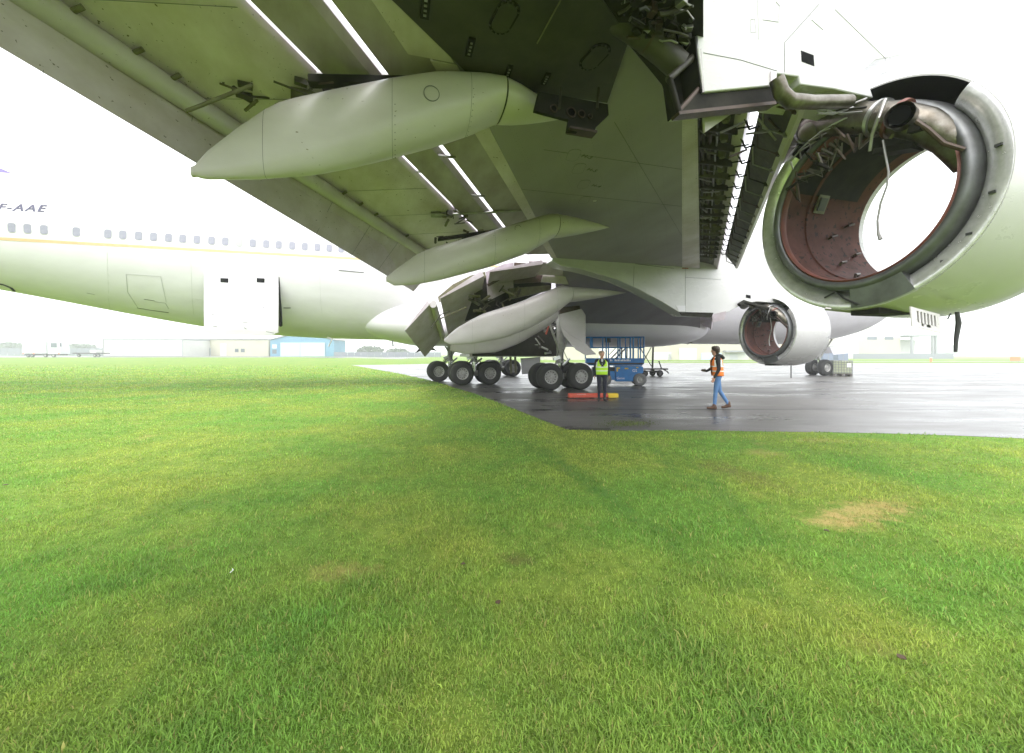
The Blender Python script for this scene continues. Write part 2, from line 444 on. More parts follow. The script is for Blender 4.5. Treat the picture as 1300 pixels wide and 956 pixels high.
# tar-filled cracks and joints
vw = n.new('ShaderNodeTexWave'); vw.bands_direction = 'Y'; vw.inputs['Scale'].default_value = 0.055; vw.inputs['Distortion'].default_value = 2.5; vw.inputs['Detail'].default_value = 3
vw.inputs['Detail Scale'].default_value = 0.6
l.new(mp.outputs[0], vw.inputs['Vector'])
jo = _rp(vw.outputs['Fac'], 0.0, 0.004, (1, 1, 1, 1), (0, 0, 0, 1))
k2 = n.new('ShaderNodeMix'); k2.data_type = 'RGBA'; l.new(jo, k2.inputs[0]); l.new(k.outputs[2], k2.inputs[6]); k2.inputs[7].default_value = (0.014, 0.014, 0.015, 1)
l.new(k2.outputs[2], b.inputs['Base Color'])
bp = n.new('ShaderNodeBump'); bp.inputs['Strength'].default_value = 0.16; bp.inputs['Distance'].default_value = 0.02
nb = _nz(tc.outputs['Object'], 22, 5, 0.7); l.new(nb, bp.inputs['Height']); l.new(bp.outputs[0], b.inputs['Normal'])
b.inputs['Specular IOR Level'].default_value = 0.33

def gp(px, py):
    p = ground(px, py); return (p.x, p.y, 0.006)
A = [(720, 545.5), (800, 547), (880, 546.5), (960, 548), (1050, 549), (1140, 551), (1220, 553.5), (1300, 557)]
edge = [gp(*p) for p in A]
far_r = ground(1300, 557) + (ground(1300, 557) - ground(1000, 548)) * 6
diag = [(700, 538), (660, 522), (625, 508.5), (600, 499), (570, 490), (540, 481.5), (510, 475), (480, 469.5), (450, 464.2), (430, 461)]
poly = edge + [(far_r.x, far_r.y, 0.006)]
poly += [tuple(cw(300, 73, 0.006)), tuple(cw(95, 73, 0.006)), tuple(cw(40, 76, 0.006)), tuple(cw(0, 80, 0.006)), tuple(cw(-22, 84, 0.006)), tuple(cw(-32, 82, 0.006))]
poly += [gp(*p) for p in reversed(diag)]
ap = MB(); ap.add(poly, [tuple(range(len(poly)))])
tag(ap.build('apron', 'wet_asphalt', norm=False), kind='structure')
tw = MB()
TX = [-300, -200, -140, -100, -70, -50, -30]; TZ = [106, 115, 125, 145]
tw.add([cw(X, Z, rise(X, Z) + 0.02) for Z in TZ for X in TX], [(j * 7 + i, j * 7 + i + 1, (j + 1) * 7 + i + 1, (j + 1) * 7 + i) for j in range(3) for i in range(6)])
tag(tw.build('taxiway', 'wet_asphalt', norm=False), kind='structure')
rd = MB(); rd.plate([cw(30, 88, .006), cw(300, 88, .006), cw(300, 93, .006), cw(30, 93, .006)], (0, 0, .004))
tag(rd.build('road', 'wet_asphalt'), kind='structure')

# --- grass blades
def in_apron(P):
    q = np.array([(p[0], p[1]) for p in poly]); x, y = P[:, 0], P[:, 1]; c = np.zeros(len(P), bool); j = len(q) - 1
    for i in range(len(q)):
        a = ((q[i, 1] > y) != (q[j, 1] > y)) & (x < (q[j, 0] - q[i, 0]) * (y - q[i, 1]) / (q[j, 1] - q[i, 1] + 1e-12) + q[i, 0])
        c ^= a; j = i
    return c
rng = np.random.default_rng(3)
N = 620000
u = rng.random(N)
zmin, zmax, e = 1.15, 60.0, -0.35          # depth density falls with distance
Z = (zmin ** e + u * (zmax ** e - zmin ** e)) ** (1 / e)
X = (rng.random(N) * 2 - 1) * (1.55 * Z + 0.8)
# clumping
cl = np.sin(X * 7.1 + 3 * np.sin(Z * 5.3)) * np.sin(Z * 8.7 + 2 * np.sin(X * 4.1))
keep = (rng.random(N) < 0.72 + 0.28 * cl) & (rng.random(N) < np.clip((60 - Z) / 45, 0, 1))
X, Z = X[keep], Z[keep]
px_ = X * CS + Z * SN; py_ = -X * SN + Z * CS
P = np.stack([px_, py_], 1)
jit = rng.normal(0, 0.045, P.shape) + 0.09 * np.stack([np.sin(P[:, 0] * 3.1 + P[:, 1]), np.sin(P[:, 0] * 5.3 + 1) * np.sin(P[:, 0] * 1.3)], 1)
ok = ~in_apron(P + jit)
P, Z, X = P[ok], Z[ok], X[ok]; N = len(P)
hgt = (0.018 + 0.024 * rng.random(N) ** 1.6) * (1 + 0.35 * np.sin(X * 1.9 + Z * 1.3) * np.sin(Z * 2.7 - X) + 0.25 * np.sin(X * 5.3 - Z * 2.1) * np.sin(Z * 6.1 + X * 2))
broad = rng.random(N) < 0.02
tall = rng.random(N) < 0.025; hgt[tall] *= 1.8
wid = 0.0016 + 0.0014 * rng.random(N); wid[broad] *= 2.6; wid = np.maximum(wid, Z * 0.00070)
hgt = np.maximum(hgt, Z * 0.003)
ang = rng.random(N) * 2 * np.pi; lean = 0.25 + 0.95 * rng.random(N); 
ld = np.stack([np.cos(ang), np.sin(ang)], 1); sd_ = np.stack([-ld[:, 1], ld[:, 0]], 1)
mess = rng.normal(0, 0.5, N); sd_ = np.stack([np.cos(ang + np.pi / 2 + mess), np.sin(ang + np.pi / 2 + mess)], 1)
V = np.zeros((N, 5, 3))
gz = np.array([rise(a, b_) if (b_ > 55 and a < -5) else 0.0 for a, b_ in zip(X, Z)]) if Z.max() > 55 else np.zeros(N)
b0 = P; b1 = P + ld * (hgt * lean * 0.35)[:, None]; b2 = P + ld * (hgt * lean)[:, None]
V[:, 0, :2] = b0 - sd_ * wid[:, None]; V[:, 1, :2] = b0 + sd_ * wid[:, None]
V[:, 2, :2] = b1 + sd_ * wid[:, None] * .85; V[:, 3, :2] = b1 - sd_ * wid[:, None] * .85; V[:, 4, :2] = b2
hz = hgt * (1.0 - 0.25 * lean)
V[:, 0, 2] = V[:, 1, 2] = -0.004; V[:, 2, 2] = V[:, 3, 2] = hz * .62; V[:, 4, 2] = hz
V[:, :, 2] += gz[:, None]
me = bpy.data.meshes.new('grass')
me.vertices.add(N * 5); me.vertices.foreach_set('co', V.reshape(-1).astype(np.float32))
loops = np.concatenate([np.arange(N)[:, None] * 5 + np.array([[0, 1, 2, 3]]), np.arange(N)[:, None] * 5 + np.array([[3, 2, 4]])], 1).reshape(-1)
me.loops.add(len(loops)); me.loops.foreach_set('vertex_index', loops.astype(np.int32))
st = (np.arange(N)[:, None] * 7 + np.array([[0, 4]])).reshape(-1)
me.polygons.add(N * 2); me.polygons.foreach_set('loop_start', st.astype(np.int32))
me.update(calc_edges=True)
at = me.attributes.new('rnd', 'FLOAT', 'POINT'); at.data.foreach_set('value', np.repeat(rng.random(N), 5).astype(np.float32))
me.materials.append(MATS['blade'])
go = obj('grass', me); tag(go, 'short green lawn of fine grass blades across the foreground', 'grass', kind='stuff')

# ================================================================== AIRLINER
CL = 23.2                                       # fuselage centre line
AIR = thing('airliner', (7, CL, 0), 'white four-engine jet airliner with flaps lowered and open empty engine cowls', 'airplane')
def at_x(px, py, x):
    d = ray(px, py); t = x / d.x
    return Vector((x, d.y * t, H + d.z * t))

# ---------------------------------------------------------------- fuselage
fx = np.array([-30.5, -29.5, -26, -21, -15.7, -11.8, -8.5, -5.5, -2.8, 2, 8, 20, 27, 31, 34, 36.5, 38.2, 39.0, 39.3])
fb = np.array([6.9, 6.5, 6.0, 5.25, 4.25, 3.45, 2.85, 2.55, 2.45, 2.40, 2.38, 2.35, 2.35, 2.55, 3.05, 3.75, 4.55, 5.15, 5.6])
ftp = np.array([7.5, 7.8, 8.5, 9.2, 9.55, 9.6, 9.6, 9.6, 9.6, 9.6, 9.6, 10.1, 10.3, 9.9, 9.1, 8.1, 7.0, 6.3, 5.9])
fw = np.array([.25, .5, 1.2, 2.1, 2.85, 3.08, 3.2, 3.25, 3.25, 3.25, 3.25, 3.25, 3.2, 3.0, 2.6, 2.0, 1.25, .65, .2])
xf_ = np.linspace(-30.5, 39.3, 700)
def smooth_arr(a, w_=15):
    b_ = np.interp(xf_, fx, a); p = np.pad(b_, w_, mode='edge'); k_ = np.ones(2 * w_ + 1) / (2 * w_ + 1)
    return np.convolve(p, k_, 'valid')
FB, FT, FW = smooth_arr(fb), smooth_arr(ftp), smooth_arr(fw)
def fsec(x):
    bz, tz, hw = np.interp(x, xf_, FB), np.interp(x, xf_, FT), np.interp(x, xf_, FW)
    z0 = bz + (tz - bz) * 0.49
    return bz, tz, hw, z0
def surf_y(x, z):
    bz, tz, hw, z0 = fsec(x)
    q = (z - z0) / ((tz - z0) if z > z0 else (z0 - bz))
    return CL - hw * math.sqrt(max(0.0, 1 - q * q))
def fus(px, py, off=0.0):
    y = 20.0
    for _ in range(12):
        p = at_y(px, py, y); y = surf_y(p.x, p.z)
    p = at_y(px, py, y - off)
    return p
def tilt(x, z):                                 # outward lean of the skin about the x axis
    e_ = 0.05
    dy = (surf_y(x, z + e_) - surf_y(x, z - e_)) / (2 * e_)
    return math.atan(-dy)
fm = MB(); rings = []
for x in np.concatenate([np.linspace(-30.5, 30, 90), np.linspace(30.6, 39.3, 26)]):
    bz, tz, hw, z0 = fsec(x)
    rings.append([(x, CL + hw * math.cos(q), z0 + ((tz - z0) if math.sin(q) > 0 else (z0 - bz)) * math.sin(q)) for q in [2 * math.pi * i / 64 for i in range(64)]])
fm.loft(rings)
FUS = fm.build('fuselage', 'white_paint', AIR, smooth=60)

# cabin windows
wm = MB()
def rrect(w_, h_, r_, n_=5):
    o = []
    for (cx, cy, a) in ((w_ - r_, h_ - r_, 0), (-w_ + r_, h_ - r_, 90), (-w_ + r_, -h_ + r_, 180), (w_ - r_, -h_ + r_, 270)):
        for i in range(n_ + 1):
            t = R(a + 90 * i / n_); o.append((cx + r_ * math.cos(t), cy + r_ * math.sin(t)))
    return o
wm.plate([(a, -.004, b_) for a, b_ in rrect(.135, .195, .09)], (0, .012, 0), 0)
wm.plate([(a, -.010, b_) for a, b_ in rrect(.115, .172, .08)], (0, .005, 0), 1)
wpx = [15, 35, 56, 97, 137, 156, 176, 195, 214, 232, 250, 268.6, 286, 303.6, 321, 338, 354, 371, 387, 403, 418, 433, 448]
wmesh = None
for i, px in enumerate(wpx):
    py = 289 + (px - 15) * 0.0645
    p = fus(px, py)
    if wmesh is None:
        o = wm.build('cabin_window', ['seam_faint', 'window_glass'], FUS); wmesh = o.data
    elif abs(px - 303.6) < 1:
        m2_ = wmesh.copy(); m2_.materials.clear(); m2_.materials.append(MATS['seam_faint']); m2_.materials.append(MATS['window_shade'])
        o = obj('cabin_window', m2_, FUS)
    else:
        o = obj('cabin_window', wmesh, FUS)
    o.location = p; o.rotation_euler = (tilt(p.x, p.z), 0, 0)
# cheat line
ch = MB(); top_, bot_ = [], []
for px in np.linspace(-60, 700, 90):
    py = 303 + px * 0.0559
    p = fus(px, py, 0.006); hz_ = 0.055
    top_.append((p.x, surf_y(p.x, p.z + hz_) - .006, p.z + hz_)); bot_.append((p.x, surf_y(p.x, p.z - hz_) - .006, p.z - hz_))
ch.add(top_ + bot_, [(i, i + 1, 90 + i + 1, 90 + i) for i in range(89)])
ch.build('cheat_line', 'cheat_line', FUS, norm=False)
# registration letters on the rear fuselage
p = fus(-4, 267); q = fus(58, 269); wid_ = (q - p).length
me_ = text_mesh('F-AAE', 1.0, 0.003, 0.22, space=1.2, bold=0.022)
bx_ = [v.co.x for v in me_.vertices]; sc_ = wid_ / (max(bx_) - min(bx_))
me_.materials.clear(); me_.materials.append(MATS['letter_blue'])
dirv = (q - p).normalized()
me_.transform(Matrix.Translation(p + Vector((0, -.012, 0))) @ Matrix.Rotation(math.atan2(dirv.y, dirv.x), 4, 'Z') @ Matrix.Rotation(-math.asin(dirv.z), 4, 'Y') @ Matrix.Rotation(R(90) + tilt(p.x, p.z + .15), 4, 'X') @ Matrix.Diagonal((sc_, sc_ * 0.88, 1, 1)))
obj('registration_lettering', me_, FUS)
# seams of the small cargo door and skin
def seam(pts, wd, m='seam', name='seam', parent=None, off=.008):
    s_ = MB(); s_.tube([fus(a, b_, off) for a, b_ in pts], wd, 6); return s_.build(name, m, parent or FUS)
def dens(pts, k_=6):
    o = []
    for (a, b_), (c, d) in zip(pts[:-1], pts[1:]):
        o += [(a + (c - a) * i / k_, b_ + (d - b_) * i / k_) for i in range(k_)]
    return o + [pts[-1]]
seam(dens([(160, 348), (162, 371), (175, 391)]), .006, 'seam_faint', 'door_seam')
seam(dens([(160, 348), (204, 351), (211, 384)]), .006, 'seam_faint', 'door_seam')
seam(dens([(174, 391), (192, 394), (214, 397)]), .013, 'dark_opening', 'door_seam')
seam(dens([(183, 380), (196, 382)]), .010, 'dark_opening', 'latch')
seam(dens([(196, 383), (210, 385), (214, 392)]), .007, 'seam', 'latch')
seam(dens([(110, 372), (120, 374)]), .010, 'seam', 'vent')
seam(dens([(430, 343), (462, 346)]), .022, 'seam', 'vent')
seam(dens([(248, 380), (258, 381)]), .004, 'seam_faint', 'seam')
for px in (136, 242, 405):
    seam(dens([(px, 320), (px + 2, 380), (px + 4, 400)]), .004, 'seam_faint', 'skin_joint', off=.002)
seam(dens([(360, 391), (369, 391)]), .018, 'dark_opening', 'port_hole')
seam(dens([(-8, 360), (4, 361), (14, 365), (18, 369)]), .05, 'dark_opening', 'outflow_vent', off=-.01)
# faint red escape marking
for (a, b_, c) in ((258, 279.5, 280), (258, 286, 280)):
    seam([(a, b_), ((a + c) / 2, b_ + .3), (c, b_ + .6)], .012, 'red_ink', 'rescue_mark', off=.004)

# swung-out cargo door
yd = fus(300, 350).y
def door_pt(px, py, out):
    y = yd - 0.06 - out * sstep(345, 425, py)
    return at_y(px, py, y)
dv = []; nu, nv_ = 10, 12
for j in range(nv_ + 1):
    for i in range(nu + 1):
        py = 345 + (424.5 - 345) * j / nv_ + 1.5 * i / nu
        px = 259 + (353 - 259) * i / nu
        if j == nv_ and i in (0, nu): py -= 4
        dv.append(door_pt(px, py, 0.40 + 0.22 * math.sin(math.pi * j / nv_)))
dm = MB()
fs_ = [(j * (nu + 1) + i, j * (nu + 1) + i + 1, (j + 1) * (nu + 1) + i + 1, (j + 1) * (nu + 1) + i) for j in range(nv_) for i in range(nu)]
dm.add(dv, fs_); dm.add([v + Vector((0, .09, .0)) for v in dv], fs_)
bd = [i for i in range(nu + 1)] + [j * (nu + 1) + nu for j in range(1, nv_ + 1)] + [nv_ * (nu + 1) + i for i in range(nu - 1, -1, -1)] + [j * (nu + 1) for j in range(nv_ - 1, 0, -1)]
o_ = (nu + 1) * (nv_ + 1)
dm.f += [(bd[i], bd[(i + 1) % len(bd)], bd[(i + 1) % len(bd)] + o_, bd[i] + o_) for i in range(len(bd))]; dm.m += [0] * len(bd)
CD = dm.build('cargo_door', 'white_paint', AIR, smooth=50)
for (a, c) in ((280, 290), (326, 336)):
    k_ = MB(); k_.plate([door_pt(a, 353, .45) + Vector((0, -.02, 0)), door_pt(c, 353.5, .45) + Vector((0, -.02, 0)), door_pt(c, 359, .45) + Vector((0, -.02, 0)), door_pt(a, 358.5, .45) + Vector((0, -.02, 0))], (0, .05, 0))
    k_.build('hinge_slot', 'dark_opening', CD)
for (a, b_, c, d) in ((334, 388, 335.5, 393), (268, 399, 273, 399.6), (308, 409, 315, 410), (310, 416, 313, 418), (270, 414, 276, 415), (338, 421, 348, 423)):
    k_ = MB(); q = door_pt((a + c) / 2, (b_ + d) / 2, .5); 
    k_.tube([door_pt(a, b_, .62) + Vector((0, -.015, 0)), door_pt(c, d, .62) + Vector((0, -.015, 0))], .010, 6); k_.build('latch', 'dark_opening', CD)
k_ = MB(); k_.tube([fus(a, b_, .0) for a, b_ in dens([(354.5, 352), (355.2, 375), (356, 395), (356.2, 413)], 6)], [.012 + .004 * i for i in range(19)], 8); k_.build('door_opening', 'dark_opening', FUS)
k_ = MB(); k_.tube([at_y(415, 428, 22.2), at_y(422, 430, 22.2), at_y(417, 440, 22.2)], .035, 8); k_.build('drain_mast', 'white_paint', FUS)
for (a, b_, c, d) in ((498, 429, 499, 440), (872, 437, 878, 435)):
    k_ = MB(); k_.tube([at_y(a, b_, 22.2), at_y(c, d, 22.2)], [.02, .045], 8); k_.build('antenna', 'seam', FUS)
# belly fairing
bf = MB(); rings = []
for x in np.linspace(-2.6, 20, 50):
    t = (x + 2.6) / 22.6
    s_ = min(1, (t / 0.16)) ** 0.5 if t < .16 else (1 if t < .8 else math.sqrt(max(0.02, 1 - ((t - .8) / .2) ** 2)))
    s_ = max(s_, .06)
    rings.append([(x, CL + (3.62 * s_) * abs(math.cos(q)) ** .75 * (1 if math.cos(q) > 0 else -1), 3.35 + (1.25 * s_) * abs(math.sin(q)) ** .75 * (1 if math.sin(q) > 0 else -1)) for q in [2 * math.pi * i / 48 for i in range(48)]])
bf.loft(rings); bf.build('belly_fairing', 'white_paint', AIR, smooth=60)
# fin and tailplane
tf = MB(); tf.loft([[(-16.25, CL, 9.6), (-17.6, CL - .25, 9.2), (-28.5, CL - .2, 8.0), (-29.2, CL, 8.0), (-28.5, CL + .2, 8.0), (-17.6, CL + .25, 9.2)],
                    [(-19.0, CL, 10.7), (-19.6, CL - .3, 10.7), (-28.0, CL - .15, 10.7), (-28.8, CL, 10.7), (-28.0, CL + .15, 10.7), (-19.6, CL + .3, 10.7)],
                    [(-26.4, CL, 19.2), (-26.8, CL - .1, 19.2), (-30.2, CL - .06, 19.2), (-30.6, CL, 19.2), (-30.2, CL + .06, 19.2), (-26.8, CL + .1, 19.2)]])
tf.build('tail_fin', 'tail_purple', AIR)
for s_ in (-1, 1):
    hm = MB(); hm.loft([[(-22.5, CL + s_ * 1.2, 7.2), (-24, CL + s_ * 1.2, 7.5), (-29, CL + s_ * 1.0, 7.2), (-24, CL + s_ * 1.2, 6.95)],
                        [(-29.2, CL + s_ * 11, 8.3), (-29.7, CL + s_ * 11, 8.4), (-31.4, CL + s_ * 11, 8.3), (-29.7, CL + s_ * 11, 8.22)]])
    hm.build('tailplane', 'white_paint', AIR)

# ---------------------------------------------------------------- wing
W0, YK = 4.86, 12.7
def W(y): return W0 if y < YK else W0 - 0.225 * (y - YK)
def line(p1, p2, z):
    a, b_ = at_z(*p1, z), at_z(*p2, z); k_ = (b_.x - a.x) / (b_.y - a.y)
    return lambda y: a.x + k_ * (y - a.y)
_rl = line((600, 160), (665, 268), W0)
def RL(y):
    if y > YK: return _rl(YK) + 0.45 * (y - YK)
    if y < 2: return _rl(2) + 0.78 * (y - 2)
    return _rl(y)
FL = line((885, 140), (888, 330), W0)
S1 = line((556, 180), (626, 270), W0 - .05)
S2 = line((507, 195), (587, 275), W0 - .15)
TB = line((392, 226), (547, 327), W0 - .46)
D0, D1 = 1.0, 1.38
_pa, _pb = at_z(0, 60, W0 - D0), at_z(525, 370, W0 - D1)
def TE(y): return _pa.x + (_pb.x - _pa.x) * (y - _pa.y) / (_pb.y - _pa.y)
def DT(y): return D0 + (D1 - D0) * (y - _pa.y) / (_pb.y - _pa.y)
YIN = _pb.y

wg = MB(); rings = []
for y in (-10.5, -4, 2, 5, 8, YK, 16, 20.4):
    xr, xf2, z = RL(y), FL(y), W(y); t = 0.45 + 0.03 * (y + 10)
    rings.append([(xr, y, z), (xf2, y, z), (xf2, y, z + t), (xf2 * .6 + xr * .4, y, z + t * 1.12), (xr, y, z + t * .6)])
wg.loft(rings)
WING = wg.build('wing', 'skin_grey', AIR, smooth=20)
# leading edge nose over the open bay
for ys_ in ((-10.5, -4, 1.6), (3.45, 5, 8, YK, 16, 20.4)):
  ln_ = MB(); rings = []
  for y in ys_:
    xf2, z = FL(y), W(y); t = 0.45 + 0.03 * (y + 10)
    rings.append([(xf2 + .002, y, z + .26), (xf2 + .66, y, z + .16), (xf2 + .82, y, z + .02), (xf2 + .90, y, z + .14), (xf2 + .86, y, z + .35), (xf2 + .5, y, z + t * .9), (xf2 + .002, y, z + t)])
  ln_.loft(rings); ln_.build('leading_edge', 'wing_paint', AIR, smooth=50)
def span(name, m, pts, y0, y1, parent=AIR, nst=2, smooth=40, mi=None):
    """strip along the span: pts is a list of (x function, z function)"""
    s_ = MB(); s_.loft([[(fx_(y), y, fz_(y)) for fx_, fz_ in pts] for y in sorted(set(list(np.linspace(y0, y1, nst)) + ([2.0] if y0 < 2.0 < y1 else [])))])
    return s_.build(name, m, parent, smooth=smooth)
def xo(fn, d): return lambda y: fn(y) + d
def zo(d): return lambda y: W(y) - (d(y) if callable(d) else d)
YP1, YP2 = 3.59, 12.73                           # pylon planes
# painted strip along the front spar and the fixed strip at the rear
IL = line((866, 140), (866, 330), W0)
span('skin_strip', 'wing_paint', [(IL, zo(0.004)), (xo(FL, .004), zo(0.004)), (xo(FL, .004), zo(-.05)), (IL, zo(-.05))], 3.45, YP2 - .3, WING)
R2 = line((619, 158), (674, 264), W0)
span('rear_strip', 'wing_paint', [(xo(RL, -.03), zo(0.012)), (xo(R2, 0), zo(0.006)), (xo(R2, 0), zo(-.04)), (xo(RL, -.03), zo(-.04))], 4.45, YP2 - .3, WING)
span('rear_strip', 'wing_paint', [(xo(RL, -.25), zo(0.012)), (xo(RL, .24), zo(0.006)), (xo(RL, .24), zo(-.04)), (xo(RL, -.25), zo(-.04))], 2.02, 4.42, WING)
span('rear_strip', 'wing_paint', [(xo(RL, -.9), zo(0.012)), (xo(RL, .35), zo(0.006)), (xo(RL, .35), zo(-.04)), (xo(RL, -.9), zo(-.04))], YP2 + .2, 13.9, WING)
# flap elements, outboard
YO = -1.2
def flaps(y0, y1):
    span('fore_flap', 'flap_grey', [(xo(RL, -.03), zo(-.02)), (xo(S1, .035), zo(.05)), (xo(S1, .035), zo(.02)), (lambda y: (RL(y) + S1(y)) / 2, zo(-.12)), (xo(RL, -.03), zo(-.13))], y0, y1)
    mid = lambda y: (S1(y) * .62 + S2(y) * .38)
    span('mid_flap', 'flap_grey', [(xo(S1, -.075), zo(.02)), (xo(S1, -.15), zo(.10)), (mid, zo(.11)), (lambda y: (S1(y) * .35 + S2(y) * .65), zo(.07)), (xo(S2, .05), zo(.16)), (xo(S2, .05), zo(.13)), (mid, zo(-.04)), (xo(S1, -.10), zo(-.03))], y0, y1)
    span('main_flap', 'wing_paint', [(xo(S2, -.06), zo(.10)), (xo(S2, -.13), zo(.17)), (lambda y: (S2(y) + TB(y)) / 2, zo(.27)), (xo(TB, .06), zo(.40)), (xo(TB, .03), zo(.33)), (lambda y: (S2(y) + TB(y)) / 2, zo(.13)), (xo(S2, -.09), zo(.04))], y0, y1)
    span('aft_flap', 'wing_paint', [(xo(TB, .07), zo(.45)), (xo(TB, .0), zo(.53)), (TE, zo(DT)), (TE, zo(lambda y: DT(y) - .02)), (lambda y: (TB(y) + TE(y)) / 2, zo(lambda y: (.35 + DT(y)) / 2 - .12)), (xo(TB, .02), zo(.35))], y0, y1)
    s_ = MB(); s_.tube([(TB(y) + .045, y, W(y) - .50) for y in np.linspace(y0, y1, 6)], .115, 20)
    return s_.build('flap_tube', 'fairing_paint', AIR, smooth=60)
TUB = flaps(YO, YIN)
for y in np.arange(2.9, YIN - .4, 1.15):
    for (fa, da, fb2, db) in ((lambda y: TB(y) + .0, lambda y: .531, TE, lambda y: DT(y) + .0005), (lambda y: S2(y) - .13, lambda y: .1705, lambda y: TB(y) + .06, lambda y: .4005)):
        s_ = MB(); s_.tube([(fa(y), y, W(y) - da(y)), (fb2(y), y, W(y) - db(y))], .003, 5); s_.build('skin_joint', 'seam', AIR)
for px, py in ((180, 40), (245, 88), (286, 118), (430, 250), (452, 264), (472, 277), (508, 303)):
    p = at_z(px, py, W0 - .5); y = p.y
    s_ = MB(); s_.tube([(TB(y) + .10, y, W(y) - .47), (TB(y) + .22, y - .02, W(y) - .40)], .022, 8); s_.tube([(TB(y) + .10, y - .05, W(y) - .52), (TB(y) + .10, y + .05, W(y) - .52)], .035, 8)
    s_.build('tube_bracket', 'green_primer', TUB)
# seam straps across the slots and writing on the fore flap
for (y, a, c, nm) in ((7.0, S2, None, 0), (6.35, S1, None, 1), (7.75, S1, None, 1)):
    s_ = MB(); x = a(y); s_.obox((x, y, W(y) - .10), (.14, .0, .0), (0, .022, 0), (0, 0, .012)); s_.build('slot_strap', 'dull_metal', AIR)
# brackets and linkages at the carriage positions
def linkage(cx, cy, seed, k_=1.0):
    rn = random.Random(seed); s_ = MB()
    for i in range(16):
        a = Vector((cx + rn.uniform(-.5, .35) * k_, cy + rn.uniform(.05, .55) * k_, W(cy) - rn.uniform(.02, .42)))
        b_ = a + Vector((rn.uniform(-.35, .35), rn.uniform(-.2, .3), rn.uniform(-.15, .15))) * k_
        s_.tube([a, b_], rn.choice((.012, .018, .03)), 7, mi=rn.choice((0, 0, 1)))
    for i in range(5):
        a = Vector((cx + rn.uniform(-.4, .3) * k_, cy + rn.uniform(.1, .5) * k_, W(cy) - rn.uniform(.05, .3)))
        s_.obox(a, (rn.uniform(.04, .1), .02, 0), (-.01, rn.uniform(.03, .06), 0), (0, 0, rn.uniform(.03, .08)), mi=rn.choice((0, 1)))
    return tag(s_.build('carriage_linkage', ['bay_primer', 'green_primer'], AIR), kind='stuff')

def prof(pts, y):
    P_ = sorted([(at_y(a, b_, y).x, at_y(a, b_, y).z) for a, b_ in pts]); return np.array(P_)
def canoe(name, top, bot, y, hw, nose=None, m='fairing_paint', n_=30, fat=0.97):
    tp, bt = prof(top, y - hw * .12), prof(bot, y + hw * .10)
    x0, x1 = max(tp[0, 0], bt[0, 0]) - .01, min(tp[-1, 0], bt[-1, 0]) + .02; rings = []
    for t in [0.5 - 0.5 * math.cos(math.pi * i / n_) for i in range(n_ + 1)]:
        x = x0 + (x1 - x0) * t
        zt, zb = np.interp(x, tp[:, 0], tp[:, 1]), np.interp(x, bt[:, 0], bt[:, 1])
        h_ = max(.05, (zt - zb) / 2 * fat); zc = (zt + zb) / 2
        ws = hw * min(1, (0.12 + 1.2 * t)) * (1 if nose else min(1, (1 - t) * 8 + .25))
        r_ = []
        for k_ in range(28):
            q = 2 * math.pi * k_ / 28; c_, s2 = math.cos(q), math.sin(q)
            e2 = .62 if s2 > 0 else .82
            r_.append((x, y + ws * abs(c_) ** e2 * (1 if c_ > 0 else -1), zc + h_ * abs(s2) ** .8 * (1 if s2 > 0 else -1)))
        rings.append(r_)
    s_ = MB(); s_.loft(rings); o = s_.build(name, m, AIR, smooth=60)
    for k_ in (9, 17, 23):
        r0 = rings[k_]; q_ = MB(); q_.tube([Vector(v) for v in r0] + [Vector(r0[0])], .0022, 5); q_.build('panel_joint', 'seam', o)
    for k_ in (17, 23):
        for j_ in range(14, 28, 1):
            v = Vector(rings[k_][j_]).lerp(Vector(rings[k_ + 1][j_]), .18); q_ = MB(); q_.ell(v, .006, .006, .006, 6, 4); q_.build('fastener', 'seam', o)
    if nose:                                     # fixed nose ahead of the gap
        tip = at_y(*nose, y); last = rings[-1]; rings = []
        cz = sum(v[2] for v in last) / len(last)
        for t in (0.0, .2, .45, .7, .88, 1.0):
            kx = (1 - t ** 1.35) * .95 + .02
            rings.append([(x1 + .022 + (tip.x - x1) * t, y + (v[1] - y) * kx, (cz + (tip.z - cz) * t * .9) + (v[2] - cz) * kx) for v in last])
        s2_ = MB(); s2_.loft(rings); s2_.build('fairing_nose', m, o, smooth=60)
        s3 = MB(); s3.loft([[(x1 - .01, y + (v[1] - y) * .93, cz + (v[2] - cz) * .93) for v in last], [(x1 + .03, y + (v[1] - y) * .93, cz + (v[2] - cz) * .93) for v in last]])
        s3.build('seal', 'hose_black', o)
    return o
Y1 = 4.65
F1 = canoe('flap_track_fairing', [(243, 212), (262, 190), (300, 161), (347, 130), (380, 122), (430, 113), (500, 103), (560, 97), (610, 101), (640, 108)],
           [(245, 224), (262, 230), (330, 230), (400, 224), (450, 214), (500, 200), (560, 182), (600, 168), (632, 152)], Y1, .33, nose=(716, 150))
Y2 = 8.25
F2 = canoe('flap_track_fairing', [(490, 352), (505, 341), (530, 324), (548, 317), (600, 303), (650, 289), (690, 276), (703, 275)],
           [(491, 357), (500, 362), (530, 359), (560, 353), (620, 337), (670, 319), (703, 300)], Y2, .36, nose=(772, 288), fat=1.14)
Y3 = 13.7
F3 = canoe('flap_track_fairing', [(564, 430), (580, 416), (600, 404), (615, 397), (650, 386), (690, 371), (712, 362), (722, 364)],
           [(564, 434), (570, 438), (600, 437), (640, 430), (670, 418), (700, 402), (722, 384)], Y3, .40, nose=(794, 371))
F4 = canoe('flap_track_fairing', [(570, 436), (600, 425), (640, 410), (690, 394), (708, 391)], [(572, 446), (590, 450), (630, 448), (660, 436), (690, 418), (709, 404)], 16.2, .42)
